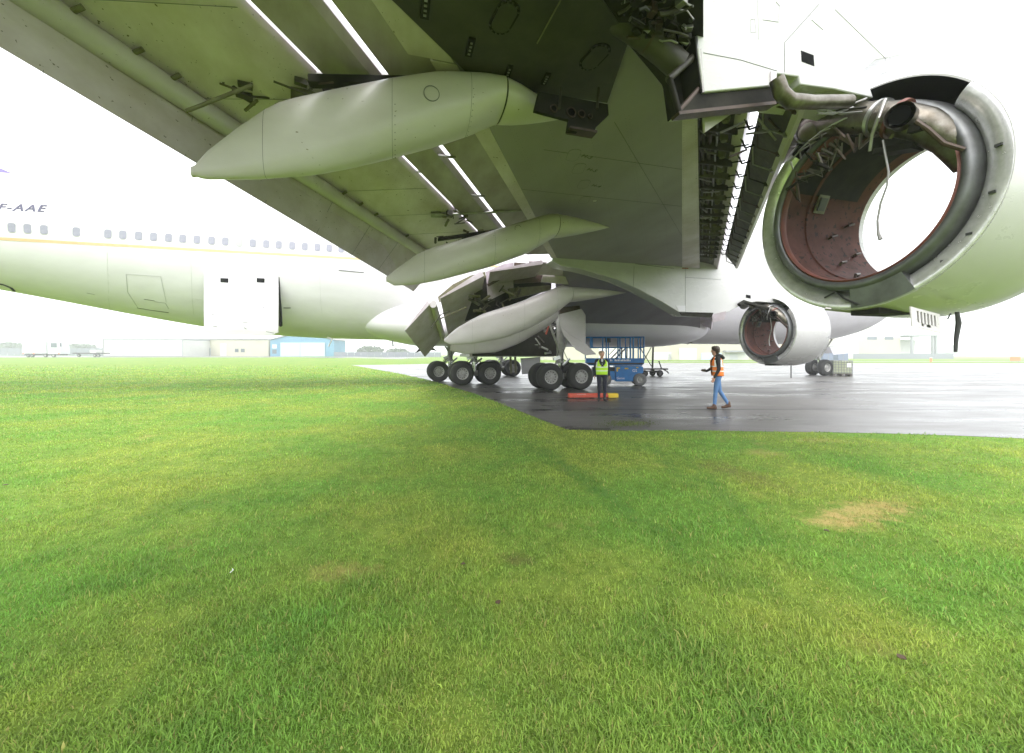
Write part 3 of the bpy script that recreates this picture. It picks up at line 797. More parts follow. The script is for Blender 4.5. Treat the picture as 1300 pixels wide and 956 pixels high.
for (o, px, py, y, r_) in ((F1, 548, 118, Y1 - .33, .085), (F2, 658, 290, Y2 - .33, .075)):
    c_ = at_y(px, py, y - .005); s_ = MB()
    s_.lathe([(0, r_), (-.006, r_), (-.006, r_ - .008), (0, r_ - .008)], (c_.x, y + .005, c_.z), 'y', 24); s_.build('access_plug', 'seam', o)
linkage(at_y(400, 100, 5.0).x + .1, 4.75, 1, 1.0); linkage(at_y(575, 290, 8.5).x, 8.35, 2, 1.0); linkage(-1.6, 4.9, 5, .5); linkage(-.3, 8.7, 6, .5)
for (a, b_, y) in (((398, 95), (565, 98), 4.9), ((553, 273), (690, 266), 8.6)):       # screw-jack rods beside the fairings
    s_ = MB(); p, q = at_y(*a, y), at_y(*b_, y)
    s_.tube([p, q], .028, 10); s_.tube([p + Vector((-.1, 0, 0)), p + Vector((.12, 0, .01))], .06, 12); s_.build('jack_rod', 'dull_metal', AIR)
for (a, b_, y) in (((240, 140), (320, 108), 4.4), ((236, 141), (258, 133), 4.4)):
    s_ = MB(); s_.tube([at_y(*a, y), at_y(*b_, y)], .018, 8); s_.build('flap_rod', 'green_primer', AIR)

for (a, b_, y, h_) in (((392, 103), (600, 106), 4.70, .045), ((556, 304), (645, 291), 8.32, .03)):
    p, q = at_y(*a, y), at_y(*b_, y); d = (q - p) / 2; s_ = MB(); s_.obox((p + q) / 2, d, (0, .06, 0), (0, 0, h_)); s_.build('flap_track', 'dull_dark', AIR, bevel=.008)
    rn = random.Random(int(y * 10))
    for i in range(16):
        e_ = p.lerp(q, rn.uniform(-.08, .75)) + Vector((0, rn.uniform(-.05, .25), rn.uniform(-.06, .09))); s_ = MB()
        if i % 3: s_.tube([e_, e_ + Vector((rn.uniform(-.16, .16), rn.uniform(-.05, .12), rn.uniform(-.08, .08)))], rn.choice((.010, .016, .026)), 8)
        else: s_.obox(e_, (rn.uniform(.03, .07), 0, .01), (0, .03, 0), (-.008, 0, rn.uniform(.02, .05)))
        s_.build('carriage_fitting', rn.choice(('dull_dark', 'bay_primer', 'green_primer', 'brown_metal')), AIR)
# outboard lower skin panel, dark with soot and painted shade, its ribbed end fitting
zs = W0 - .05
sp = [at_z(a, b_, zs) for a, b_ in ((497, 0), (604, 104), (640, 112), (683, 118), (771, 131), (799, 50), (765, 0))]
p_o, p_i = sp[0], sp[-1]
sp = sp + [Vector((p_i.x - 2.2, -2.5, zs)), Vector((RL(-2.5) + .25, -2.5, zs))]
SO = MB().plate(sp, (0, 0, .06)).build('dark_skin_panel', 'soot_shade_skin', WING, bevel=.004)
def oval(px, py, a, b_, rot, z, m, parent, name='access_panel', ring='dull_dark', th=.012):
    c_ = at_z(px, py, z); cr, sr = math.cos(rot), math.sin(rot)
    s_ = MB(); r1 = [(c_.x + cr * u_ - sr * v_, c_.y + sr * u_ + cr * v_, z) for u_, v_ in rrect(a, b_, min(a, b_) * .98, 8)]
    s_.plate(r1, (0, 0, -th), 0)
    r2 = [(c_.x + (x - c_.x) * .80, c_.y + (y - c_.y) * .86, z - th) for x, y, _ in r1]
    s_.plate(r2, (0, 0, -.008), 1)
    for k_ in range(0, len(r1), 3):
        x, y, _ = r1[k_]; x = c_.x + (x - c_.x) * .9; y = c_.y + (y - c_.y) * .93
        s_.obox((x, y, z - th - .004), (.008, 0, 0), (0, .008, 0), (0, 0, .006), 1)
    return s_.build(name, [ring, m], parent)
oval(640, 22, .11, .20, R(10), zs, 'soot_shade_skin', SO); oval(755, 72, .11, .20, R(10), zs, 'soot_shade_skin', SO)
for (px, py, hx, hy) in ((597, 60, .035, .12), (645, 92, .03, .11), (693, 100, .03, .09), (540, 8, .04, .13)):
    c_ = at_z(px, py, zs - .01); s_ = MB(); s_.obox(c_, (hx, 0, 0), (0, hy, 0), (0, 0, .014), 0)
    for k_ in range(4): s_.obox(c_ + Vector((0, (k_ - 1.5) * hy * .42, -.012)), (hx * .35, 0, 0), (0, hy * .08, 0), (0, 0, .01), 1)
    s_.build('drain_panel', ['dull_dark', 'dull_metal'], SO)
s_ = MB(); s_.tube([at_z(712, 0, zs - .03), at_z(682, 55, zs - .03)], .008, 6); s_.build('bonding_strip', 'green_primer', SO)
s_ = MB(); s_.tube([at_z(615, -4, zs - .01), at_z(642, 30, zs - .01)], .008, 6)
# end fitting with lightening holes
yb = 4.22
EB = MB()
EB.plate([at_y(a, b_, yb) for a, b_ in ((684, 116), (678, 140), (688, 143), (722, 152), (720, 166), (754, 169), (757, 161), (773, 146), (772, 132))], (0, .05, 0))
eb = EB.build('end_fitting', 'dull_dark', SO, bevel=.004)
for (px, py, r_) in ((703, 138, .035), (725, 143, .045), (738, 145, .035), (749, 148, .022)):
    c_ = at_y(px, py, yb - .006); s_ = MB(); s_.lathe([(0, r_ * 1.35), (-.016, r_ * 1.3), (-.016, r_), (.004, r_ * .95)], c_, 'y', 20, 0); s_.lathe([(-.004, 0.001), (-.004, r_)], c_, 'y', 20, 1)
    s_.build('lightening_hole', ['brown_metal', 'void_black'], eb)
s_ = MB(); s_.obox(at_y(738, 168, yb + .02), (.17, 0, 0), (0, .07, 0), (0, 0, .012)); s_.build('flange', 'brown_metal', eb)
for px in (712, 760):
    s_ = MB(); s_.tube([at_y(px, 112, yb + .02), at_y(px - 2, 138, yb - .03)], .016, 6); s_.build('stiffener', 'bay_primer', eb)
# faint access panel outlines and chalked marks on the grey skin
for i, (px, py, t) in enumerate(((728, 197, 'H-3'), (735, 214, 'H-5'), (741, 234, 'H-4'), (742, 254, 'H'))):
    c_ = at_z(px, py, W0); s_ = MB(); ang_ = R(-12)
    r1 = [(c_.x + u_ * math.cos(ang_) - v_ * math.sin(ang_), c_.y + u_ * math.sin(ang_) + v_ * math.cos(ang_), W0) for u_, v_ in rrect(.10, .19, .09, 8)]
    s_.plate(r1, (0, 0, -.004)); s_.build('access_panel', 'skin_grey', WING, smooth=0)
    s_ = MB(); s_.tube([(x, y, W0 - .003) for x, y, _ in r1] + [(r1[0][0], r1[0][1], W0 - .003)], .0022, 5); s_.build('panel_gasket', 'pencil', WING)
    q = at_z(px + 9, py + 2, W0 - .004)
    put_text('chalk_mark', t, .13, 'pencil', WING, Matrix.Translation(q) @ Matrix.Rotation(R(180), 4, 'X') @ Matrix.Rotation(R(-8), 4, 'Z'))
s_ = MB(); c_ = at_z(755, 255, W0 - .004); s_.obox(c_, (.035, 0, 0), (0, .03, 0), (0, 0, .006)); s_.build('patch', 'fairing_paint', WING)
for (a, b_) in (((780, 155), (866, 300)), ((690, 190), (866, 215)), ((660, 240), (866, 262))):
    s_ = MB(); s_.tube([at_z(*a, W0 - .001), at_z(*b_, W0 - .001)], .0035, 5); s_.build('skin_joint', 'seam_faint' if 0 else 'pencil', WING)

rv = MB()
def rivet(x, y, z, r_=.0055):
    rv.add([(x - r_, y, z), (x, y - r_, z), (x + r_, y, z), (x, y + r_, z), (x, y, z - .004)], [(0, 1, 4), (1, 2, 4), (2, 3, 4), (3, 0, 4)])
for fr_ in (.10, .12, .30, .50, .70, .72, .88):
    for y in np.arange(4.75, 12.2, .07): rivet(R2(y) + (IL(y) - R2(y)) * fr_, y, W0 - .0005)
for y in np.arange(4.7, 12.2, .06): rivet(IL(y) + .03, y, W0 - .0045); rivet(FL(y) - .03, y, W0 - .0045)
tag(rv.build('rivets', 'pencil', WING, smooth=0, norm=False), kind='stuff')
rv = MB()
for y in np.arange(2.5, YIN - .1, .07):
    for t in (.12, .9): rivet(S2(y) - .13 + (TB(y) + .06 - S2(y) + .13) * t, y, W0 - .1705 - .23 * t - .004)
    for t in (.12, .86): rivet(TB(y) + (TE(y) - TB(y)) * t, y, W0 - .531 - (DT(y) - .53) * t - .001)
tag(rv.build('rivets', 'seam', AIR, smooth=0, norm=False), kind='stuff')

# ---------------------------------------------------------------- open leading-edge bay and Krueger flap
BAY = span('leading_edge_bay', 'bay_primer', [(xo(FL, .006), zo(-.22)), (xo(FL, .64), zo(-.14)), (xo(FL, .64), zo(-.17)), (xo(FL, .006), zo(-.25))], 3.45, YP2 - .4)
rn = random.Random(4)
yy = 3.5
rib0 = None
while yy < 11.2:
    s_ = MB(); xa, xb = FL(yy) + .01, FL(yy) + .72
    s_.plate([(xa, yy, W0 - .0), (xb, yy, W0 + .03), (xb, yy, W0 + .13), (xa, yy, W0 + .21)], (0, .025, 0))
    s_.build('rib', rn.choice(('bay_primer', 'bay_primer', 'green_primer')), BAY)
    s_ = MB(); x2 = FL(yy + .15) + .50; s_.lathe([(0, .001), (-.05, .02), (-.06, .045), (.0, .06), (.08, .06)], (x2, yy + .17, W0 + .06), 'z', 12); s_.build('actuator', 'green_primer', BAY)
    for k_ in range(4):
        s_ = MB(); a = rn.uniform(.03, .3); s_.tube([(FL(yy) + a, yy + rn.uniform(.03, .2), W0 + rn.uniform(.0, .08)), (FL(yy) + a + rn.uniform(.12, .35), yy + rn.uniform(.03, .33), W0 + rn.uniform(.0, .1))], rn.choice((.008, .012, .018)), 6)
        s_.build('link_rod', rn.choice(('bay_primer', 'brown_metal', 'green_primer', 'dull_metal')), BAY)
    yy += .42
for (dx, zz, r_, m) in ((.10, .06, .022, 'bay_primer'), (.22, .10, .03, 'brown_metal'), (.35, .08, .016, 'dull_metal'), (.02, .02, .012, 'bay_primer')):
    s_ = MB(); s_.tube([(FL(y) + dx + .01 * math.sin(y * 9), y, W0 + zz) for y in np.linspace(3.5, 11.2, 40)], r_, 8); s_.build('supply_pipe', m, BAY)
KY0, KY1 = 3.45, 10.55
KR = span('krueger_flap', 'bay_primer', [(xo(FL, 1.00), zo(-.02)), (xo(FL, 1.40), zo(.34)), (xo(FL, 1.44), zo(.30)), (xo(FL, 1.05), zo(-.07))], KY0, KY1)
span('bull_nose', 'fairing_paint', [(xo(FL, 1.385), zo(.34)), (xo(FL, 1.44), zo(.42)), (xo(FL, 1.52), zo(.40)), (xo(FL, 1.53), zo(.33)), (xo(FL, 1.46), zo(.29))], KY0, KY1, KR)
span('panel_skin', 'wing_paint', [(xo(FL, 1.055), zo(-.08)), (xo(FL, 1.45), zo(.295)), (xo(FL, 1.46), zo(.285)), (xo(FL, 1.065), zo(-.09))], KY0, KY1, KR)
yy = KY0 + .15
while yy < KY1:
    s_ = MB(); s_.tube([(FL(yy) + .80, yy, W0 + .05), (FL(yy) + .92, yy + .04, W0 - .06), (FL(yy) + 1.05, yy - .02, W0 - .02)], .016, 6)
    s_.tube([(FL(yy) + .84, yy + .2, W0 + .02), (FL(yy) + 1.0, yy + .05, W0 + .01)], .012, 6); s_.build('hinge_arm', 'dull_dark', KR)
    s_ = MB(); s_.tube([(FL(yy) + 1.02, yy, W0 - .03), (FL(yy) + 1.2, yy + .16, W0 - .22), (FL(yy) + 1.38, yy + .02, W0 - .35)], .012, 6); s_.obox((FL(yy) + 1.40, yy, W0 - .36), (.03, 0, 0), (0, .02, 0), (0, 0, .03)); s_.build('brace', rn.choice(('brown_metal', 'dull_dark', 'dull_metal')), KR)
    yy += .42

# ---------------------------------------------------------------- inboard wing flap
YF = 13.1
ifp = {'te': at_y(514, 420, YF), 'a1': at_y(546, 386, YF), 'm0': at_y(559, 379, YF), 'm1': at_y(615, 350, YF), 'f0': at_y(622, 348, YF), 'f1': at_y(688, 338, YF)}
def ipt(k_, dx=0, dz=0):
    p = ifp[k_]; return (lambda y: p.x + dx + .16 * (y - YF), lambda y: p.z + dz - .135 * (y - YF))
span('aft_flap', 'wing_paint', [ipt('te'), ipt('a1'), ipt('a1', -.08, .12), ipt('te', -.01, .02)], YF, 19.6)
span('mid_flap', 'wing_paint', [ipt('m0'), ipt('m1'), ipt('m1', -.12, .16), ipt('m0', -.02, .03)], YF, 19.6)
span('fore_flap', 'flap_grey', [ipt('f0'), ipt('f1'), ipt('f1', -.05, .14), ipt('f0', -.02, .03)], YF - .2, 19.6)
s_ = MB(); s_.tube([(ipt('a1')[0](y) + .10, y, ipt('a1')[1](y) + .0) for y in np.linspace(YF, 19.5, 5)], .12, 16); s_.build('flap_tube', 'fairing_paint', AIR, smooth=60)
s_ = MB(); s_.tube([at_y(558, 405, YF - .05), at_y(592, 390, YF - .05)], .022, 8); s_.build('flap_rod', 'green_primer', AIR)
s_ = MB(); s_.tube([at_y(547, 417, YF - .03), at_y(560, 399, YF - .03), at_y(571, 395, YF)], .018, 8); s_.build('flap_rod', 'bay_primer', AIR)
# curved end plate seen lit from above
s_ = MB(); s_.plate([at_y(a, b_, YF + .9) for a, b_ in ((556, 377), (575, 361), (597, 350), (616, 345), (617, 352), (600, 360), (575, 374), (558, 384))], (0, .05, 0)); s_.build('flap_end_rib', 'green_primer', AIR)
s_ = MB(); s_.plate([at_y(a, b_, YF + .6) for a, b_ in ((524, 406), (540, 388), (547, 384), (546, 388), (527, 409))], (0, .03, 0)); s_.build('flap_end_rib', 'white_paint', AIR)
# flap bay structure over the gear
s_ = MB()
s_.plate([at_y(a, b_, 14.6) for a, b_ in ((612, 352), (640, 340), (690, 336), (700, 352), (700, 366), (640, 392), (590, 408), (600, 380))], (0, .06, 0)); 
FBAY = s_.build('flap_bay_wall', 'dull_dark', AIR)
s_ = MB(); s_.plate([at_y(a, b_, 14.3) for a, b_ in ((617, 345), (640, 335), (652, 333), (652, 366), (620, 382))], (0, .05, 0)); s_.build('flap_panel', 'flap_grey', AIR)
s_ = MB(); s_.plate([at_y(a, b_, 14.2) for a, b_ in ((653, 333), (692, 336), (687, 358), (652, 360))], (0, .05, 0)); s_.build('flap_panel', 'brown_metal', AIR)
s_ = MB(); s_.plate([at_y(a, b_, 13.95) for a, b_ in ((694, 335), (712, 337), (722, 361), (687, 358))], (0, .05, 0)); s_.build('fixed_panel', 'wing_paint', AIR)
s_ = MB(); s_.plate([at_y(a, b_, 14.1) for a, b_ in ((646, 366), (698, 362), (700, 368), (650, 379))], (0, .3, 0)); s_.build('flap_beam', 'green_primer', AIR, bevel=.01)
s_ = MB(); rn = random.Random(9)
for i in range(26):
    a = (rn.uniform(600, 660), rn.uniform(368, 402)); s_.tube([at_y(*a, 13.9), at_y(a[0] + rn.uniform(-18, 18), a[1] + rn.uniform(-9, 9), 14.1)], rn.choice((.02, .03, .05)), 7, mi=rn.choice((0, 1, 1)))
tag(s_.build('carriage_linkage', ['green_primer', 'bay_primer'], AIR), kind='stuff')
s_ = MB(); s_.plate([at_y(a, b_, 13.95) for a, b_ in ((618, 361), (634, 353), (636, 355), (620, 364))], (0, -.02, 0)); s_.build('flap_hook', 'brown_metal', AIR)

# ---------------------------------------------------------------- engines
def engine(c_, seed, wing_y):
    N_ = MB(); lx = [(.0, 1.315), (.0, 1.335), (.08, 1.345), (.5, 1.39), (1.0, 1.415), (1.4, 1.405), (1.66, 1.37), (1.68, 1.34), (1.67, 1.05), (1.62, .96), (1.5, .942)]
    N_.lathe(lx, c_, 'x', 96)
    o = N_.build('engine_cowl', 'cowl_paint', AIR, smooth=50)
    a0, a1 = R(142), R(142 + 268)
    s_ = MB(); s_.lathe([(.004, 1.330), (-.012, 1.328), (-.022, 1.30), (-.012, 1.24), (.012, 1.18), (.05, 1.13), (.10, 1.10)], c_, 'x', 96, a0=a0, a1=a1); s_.build('aft_skirt', 'skirt_metal', o, smooth=60)
    s_ = MB(); s_.lathe([(.003, 1.312), (.5, 1.30), (.95, 1.26), (.95, 1.0)], c_, 'x', 60, a0=R(38), a1=R(143)); s_.build('cowl_liner', 'black_liner', o, smooth=40)
    s_ = MB(); s_.lathe([(.17, 1.115), (.05, 1.105), (-.06, 1.085), (-.085, 1.05), (-.08, 1.01), (-.05, .985), (.02, .975)], c_, 'x', 96); s_.build('fan_case_ring', 'ring_metal', o, smooth=60)
    s_ = MB(); s_.lathe([(-.05, .986), (-.065, .965), (-.02, .953), (.03, .955)], c_, 'x', 96); s_.build('barrel_edge', 'red_edge', o, smooth=60)
    s_ = MB(); s_.lathe([(.02, .956), (.4, .962), (.41, .945), (.46, .945), (.47, .962), (1.0, .96), (1.5, .94)], c_, 'x', 96); s_.build('fan_barrel', 'red_barrel', o, smooth=30)
    def on(q, x, r_=.945): return Vector(c_) + Vector((x, r_ * math.cos(R(q)), r_ * math.sin(R(q))))
    for (q, x) in ((-8, .85), (-38, .8), (-60, .7), (5, 1.2), (-25, 1.25)):
        k_ = MB(); k_.tube([on(q, x), on(q + 1, x, .90), on(q + 3, x + .12, .90), on(q + 4, x + .12)], .018, 6); k_.build('barrel_bracket', 'brown_metal', o)
    q0 = 22; k_ = MB(); ax = Vector((1, 0, 0)); t_ = Vector((0, -math.sin(R(q0)), math.cos(R(q0)))); r_ = Vector((0, -math.cos(R(q0)), -math.sin(R(q0))))
    k_.obox(on(q0, .62), ax * .10, t_ * .13, r_ * .012, 0); k_.obox(on(q0, .62, .93), ax * .065, t_ * .09, r_ * .012, 1); k_.build('borescope_panel', ['green_primer', 'hose_black'], o)
    # separate dark sheet over the top sector inside the barrel
    k_ = MB(); k_.lathe([(.05, .948), (.39, .952), (1.3, .945)], c_, 'x', 30, a0=R(28), a1=R(150)); k_.build('barrel_top', 'dull_dark', o, smooth=60)
    # bleed ducting across the top of the open barrel
    def ring_pt(q, r_, x): return Vector(c_) + Vector((x, r_ * math.cos(R(q)), r_ * math.sin(R(q))))
    def loc(px, py, dx): return Vector(c_) + at_x(px, py, E1C[0] + dx) - Vector(E1C)
    path = [loc(985, 196, .15), loc(1004, 172, -.02), loc(1040, 157, -.12), loc(1088, 150, -.16), loc(1135, 150, -.17), loc(1172, 158, -.12), loc(1205, 178, .02), loc(1232, 206, .2)]
    s_ = MB(); dens_ = []
    for i in range(len(path) - 1):
        for j in range(8): dens_.append(path[i].lerp(path[i + 1], j / 8))
    dens_.append(path[-1]); rr = [.17 + (.008 * (i % 2) if 14 < i < 28 else 0) - .03 * sstep(34, 56, i) + .02 * sstep(10, 0, i) for i in range(len(dens_))]
    s_.tube(dens_, rr, 22); D_ = s_.build('bleed_duct', 'duct_metal', o, smooth=50)
    for i in (13, 29, 33):
        p, q_ = dens_[i], dens_[i + 1]; t_ = (q_ - p).normalized(); s_ = MB(); s_.tube([p - t_ * .02, p + t_ * .02], rr[i] + .03, 22); s_.build('duct_clamp', 'bare_metal' if i != 33 else 'red_edge', D_)
    pc = loc(1147, 150, -.30); s_ = MB(); dirp = Vector((-1, -.25, -.05)).normalized()
    s_.tube([pc - dirp * .15, pc + dirp * .10, pc + dirp * .12], [.125, .12, .13], 24, 0, caps=False); s_.tube([pc - dirp * .0, pc + dirp * .121], [.085, .095], 24, 1, caps=True); s_.build('duct_port', ['duct_metal', 'void_black'], D_)
    s_ = MB(); s_.tube([loc(1163, 154, -.34), loc(1178, 164, -.3), loc(1198, 182, -.2), loc(1224, 190, -.09)], .024, 8); s_.build('small_pipe', 'brown_metal', D_)
    s_ = MB(); s_.tube([loc(1107, 172, -.38), loc(1115, 150, -.42), loc(1124, 126, -.36)], .020, 8); s_.tube([loc(1107, 172, -.38), loc(1104, 192, -.34)], .016, 8); s_.build('strap_rod', 'dull_metal', D_)
    rn = random.Random(seed); 
    for i in range(22):
        q = rn.uniform(30, 110); s_ = MB(); r_ = rn.uniform(.45, .62)
        s_.tube([ring_pt(q, r_ + .15, -.28), ring_pt(q + rn.uniform(-14, 14), r_, -.24), ring_pt(q + rn.uniform(-20, 20), r_ + rn.uniform(.1, .3), -.30)], rn.choice((.008, .012, .02)), 6); s_.build('wire', rn.choice(('brown_metal', 'bay_primer', 'duct_metal', 'dull_dark')), D_)
    for i in range(5):
        q = 46 + i * 9; s_ = MB(); s_.tube([ring_pt(q, .96, -.2), ring_pt(q + 6, .93, -.36), ring_pt(q + 14, .94, -.34), ring_pt(q + 24, .96, -.22)], .010, 6); s_.build('wire', rn.choice(('dull_metal', 'bare_metal')), D_)
    for i in range(16):
        p = dens_[rn.randrange(4, 44)]; q_ = p + Vector((-rn.uniform(.1, .2), rn.uniform(-.12, .12), rn.uniform(-.15, .15))); s_ = MB()
        if i % 2: s_.obox(q_, (rn.uniform(.02, .05), 0, 0), (0, rn.uniform(.02, .06), .01), (0, -.01, rn.uniform(.015, .04)))
        else: s_.tube([q_, q_ + Vector((0, rn.uniform(-.06, .06), rn.uniform(-.05, .05)))], rn.uniform(.015, .03), 10)
        s_.build('fitting', rn.choice(('brown_metal', 'duct_metal', 'dull_dark', 'dull_metal', 'green_primer')), D_, bevel=.004)
    s_ = MB(); s_.obox(loc(1140, 190, -.1), (.02, -.17, -.045), (.10, 0, 0), (0, .01, -.03)); s_.build('duct_shield', 'dull_dark', D_)
    s_ = MB(); s_.ell(loc(1030, 166, -.2), .13, .16, .12, 16, 10); s_.ell(loc(1018, 148, -.22), .09, .09, .08, 14, 8); s_.build('valve_body', 'green_primer', D_)
    # hanging cable in the opening
    s_ = MB()
    s_.tube([loc(*p_, -.28) for p_ in ((1121, 178), (1124, 196), (1128, 218), (1126, 236), (1118, 258), (1114, 280), (1115, 296), (1118, 304))], [.012, .012, .010, .010, .012, .012, .016, .022], 8); s_.build('hanging_cable', 'dull_metal', D_)
    # bottom beam and latch
    s_ = MB(); rings = []
    for q in np.linspace(243, 272, 8):
        rings.append([ring_pt(q, 1.32, -.02), ring_pt(q, 1.0, -.07), ring_pt(q, 1.0, .1), ring_pt(q, 1.25, .15)])
    s_.loft(rings); s_.build('lower_beam', 'ring_metal', o, smooth=30)
    s_ = MB(); s_.obox(ring_pt(268, 1.37, .35), (.28, 0, 0), (0, .16, 0), (0, 0, .035)); LB = s_.build('latch_beam', 'dull_dark', o, bevel=.01)
    s_ = MB(); s_.tube([ring_pt(285, 1.335, -.04), ring_pt(278, 1.345, .1), ring_pt(270, 1.36, .3)], .022, 8); s_.build('latch_lever', 'dull_metal', o)
    for (q, x) in ((176, .02), (196, .03), (214, .04), (228, .05)):
        k_ = MB(); k_.obox(ring_pt(q, 1.24, x - .03), (.03, 0, 0), (0, .025, 0), (0, 0, .012)); k_.build('catch', 'hose_black', o)
    k_ = MB(); k_.tube([ring_pt(283, 1.1, .02), ring_pt(276, 1.19, -.03), ring_pt(268, 1.29, -.05)], .012, 6); k_.tube([ring_pt(283, 1.12, .0), ring_pt(287, 1.2, -.05)], .012, 6); k_.build('drain_line', 'hose_black', o)
    return o, ring_pt
E1C, E2C = (5.5, YP1, 3.52), (14.4, YP2, 2.57)
ENG1, rp1 = engine(E1C, 1, 0)
ENG2, rp2 = engine(E2C, 2, 0)
# swung-down drain grille and strap under the near cowl
ygr = YP1 - .55
G0 = [at_y(1156, 389, ygr), at_y(1193, 399, ygr), at_y(1192, 423, ygr), at_y(1158, 414, ygr)]
ux, uz = (G0[1] - G0[0]), (G0[3] - G0[0])
s_ = MB()
def gq(u_, v_): return G0[0] + ux * u_ + uz * v_
def bar(u0, v0, u1, v1): s_.plate([gq(u0, v0), gq(u1, v0), gq(u1, v1), gq(u0, v1)], (0, .012, 0))
bar(0, 0, 1, .14); bar(0, .86, 1, 1); bar(0, .14, .2, .86); bar(.9, .14, 1, .86)
for i in range(6): bar(.2 + i * .117 + .06, .14, .2 + i * .117 + .117, .72)
bar(.2, .72, .33, .86); bar(.42, .74, .5, .86); bar(.66, .70, .9, .86)
GR = s_.build('vent_grille', 'fairing_paint', ENG1)
s_ = MB(); s_.plate([gq(.2, .14) + Vector((0, .014, 0)), gq(.9, .14) + Vector((0, .014, 0)), gq(.9, .86) + Vector((0, .014, 0)), gq(.2, .86) + Vector((0, .014, 0))], (0, .004, 0)); s_.build('grille_back', 'hose_black', ENG1)
s_ = MB(); s_.tube([at_y(1215, 396, ygr), at_y(1217, 410, ygr), at_y(1214, 430, ygr), at_y(1213, 447, ygr)], [.02, .028, .022, .016], 8); s_.tube([at_y(1207, 398, ygr), at_y(1203, 405, ygr)], .008, 6); s_.build('hanging_strap', 'hose_black', ENG1)
s_ = MB(); s_.tube([rp2(265, 1.38, 1.2), rp2(265, 1.38, 1.2) + Vector((0, 0, -.55))], .022, 6); s_.build('hanging_strap', 'hose_black', ENG2)

# pylons
def poly_y(pts, y): return [at_y(a, b_, y) for a, b_ in pts]
yn = YP1 - .27
PY1 = MB().plate(poly_y([(893, 117), (985, 108), (987, 93), (1014, 97), (1016, 107), (1060, 113), (1109, 124), (1097, 88), (1112, 76), (1180, 62), (1100, -60), (878, -60), (880, 0), (886, 62)], yn), (0, .54, 0)).build('pylon', 'cowl_paint', AIR, bevel=.012)
def pseam(pts, r_=.0035, m='seam', y=yn): 
    s_ = MB(); s_.tube([at_y(a, b_, y - .001) for a, b_ in pts], r_, 5); s_.build('panel_joint', m, PY1)
pseam([(893, 67), (940, 76), (986, 90)]); pseam([(996, 92), (996, 54), (1040, 5)]); pseam([(1060, 12), (1125, 75)], m='seam_faint'); pseam([(962, 0), (963, 50)], m='seam_faint')
pseam([(968, 25), (988, 28), (990, 8), (985, 2)], m='seam_faint'); pseam([(953, 25), (958, 24), (960, 41), (953, 41), (953, 25)], .0022, 'seam_faint'); pseam([(1030, 25), (1045, 38)], m='seam_faint')
pseam([(880, 2), (886, 62)], .012, 'bare_metal', yn + .01); pseam([(889, 63), (893, 118)], .014, 'dull_metal', yn + .01)
MB().plate(poly_y([(1017, 64), (1033, 70), (1034, 84), (1018, 78)], yn - .003), (0, .02, 0)).build('vent_opening', 'dark_opening', PY1)
MB().plate(poly_y([(979, 90), (986, 91), (986, 107), (979, 108)], yn - .02), (0, .03, 0)).build('hinge_block', 'fairing_paint', PY1)
ae = [at_y(a, b_, yn) for a, b_ in ((878, -60), (880, 0), (886, 62), (893, 117))]
for a, b_ in zip(ae[:-1], ae[1:]):
    MB().plate([(a.x - .02, yn + .006, a.z), (b_.x - .02, yn + .006, b_.z), (b_.x - .02, yn + .53, b_.z), (a.x - .02, yn + .53, a.z)], (.012, 0, 0)).build('aft_bulkhead', 'dull_dark', PY1)
# bare structure of the pylon behind the panels
PF = MB().plate(poly_y([(722, -30), (740, 2), (772, 20), (805, 48), (832, 80), (848, 100), (862, 143), (990, 129), (1010, 120), (1000, 96), (893, 118), (878, -30)], YP1 - .02), (0, .10, 0)).build('pylon_frame', 'dull_dark', AIR)
def ptube(pts, r_, m, y, nm='pylon_duct', n_=14):
    s_ = MB(); s_.tube([at_y(a, b_, y) for a, b_ in pts], r_, n_); return s_.build(nm, m, PF, smooth=60)
D1_ = ptube([(715, -22), (745, 3), (778, 22), (812, 44), (840, 64), (862, 84)], [.115, .115, .115, .12, .13, .13], 'bay_primer', YP1 - .12)
for (a, b_) in (((771, 17), (774, 20)), ((821, 50), (824, 52))): ptube([a, b_], .128, 'brown_metal', YP1 - .12, 'duct_clamp')
ptube([(848, 101), (888, 66)], .035, 'bay_primer', YP1 - .2, 'brace'); ptube([(862, 141), (888, 112)], .028, 'brown_metal', YP1 - .22, 'brace'); ptube([(850, 100), (862, 143)], .03, 'dull_dark', YP1 - .22, 'brace')
s_ = MB(); s_.plate(poly_y([(862, 134), (888, 117), (985, 109), (1003, 112), (985, 129), (864, 144)], YP1 - .24), (0, .05, 0)); s_.build('lower_spar', 'dull_dark', PF, bevel=.006)
s_ = MB(); s_.plate(poly_y([(862, 141), (985, 128), (986, 132), (863, 145)], YP1 - .27), (0, .12, 0)); s_.build('spar_flange', 'brown_metal', PF)
rn = random.Random(21)
for i in range(22):
    a = (rn.uniform(790, 876), rn.uniform(-5, 60)); ptube([a, (min(880, a[0] + rn.uniform(-25, 30)), a[1] + rn.uniform(-14, 18))], rn.choice((.006, .01, .016, .024)), rn.choice(('brown_metal', 'dull_metal', 'dull_dark', 'bay_primer', 'dull_metal')), YP1 - rn.uniform(.02, .2), 'pylon_pipe', 7)
for (px, py) in ((862, 51), (858, 22), (850, 30)):
    s_ = MB(); s_.lathe([(0, .05), (-.03, .05), (-.03, .02), (-.05, .015)], at_y(px, py, YP1 - .1), 'y', 14); s_.build('connector', 'dull_metal', PF)
MB().plate([at_z(a, b_, W0 - .045) for a, b_ in ((752, -20), (766, 0), (800, 50), (836, 85), (850, 98), (893, 70), (893, -40), (752, -40))], (0, 0, .03)).build('painted_recess', 'dull_dark', PF)  # flat dark sheet on the skin, the open pylon's shade put in its colour
rn = random.Random(12)
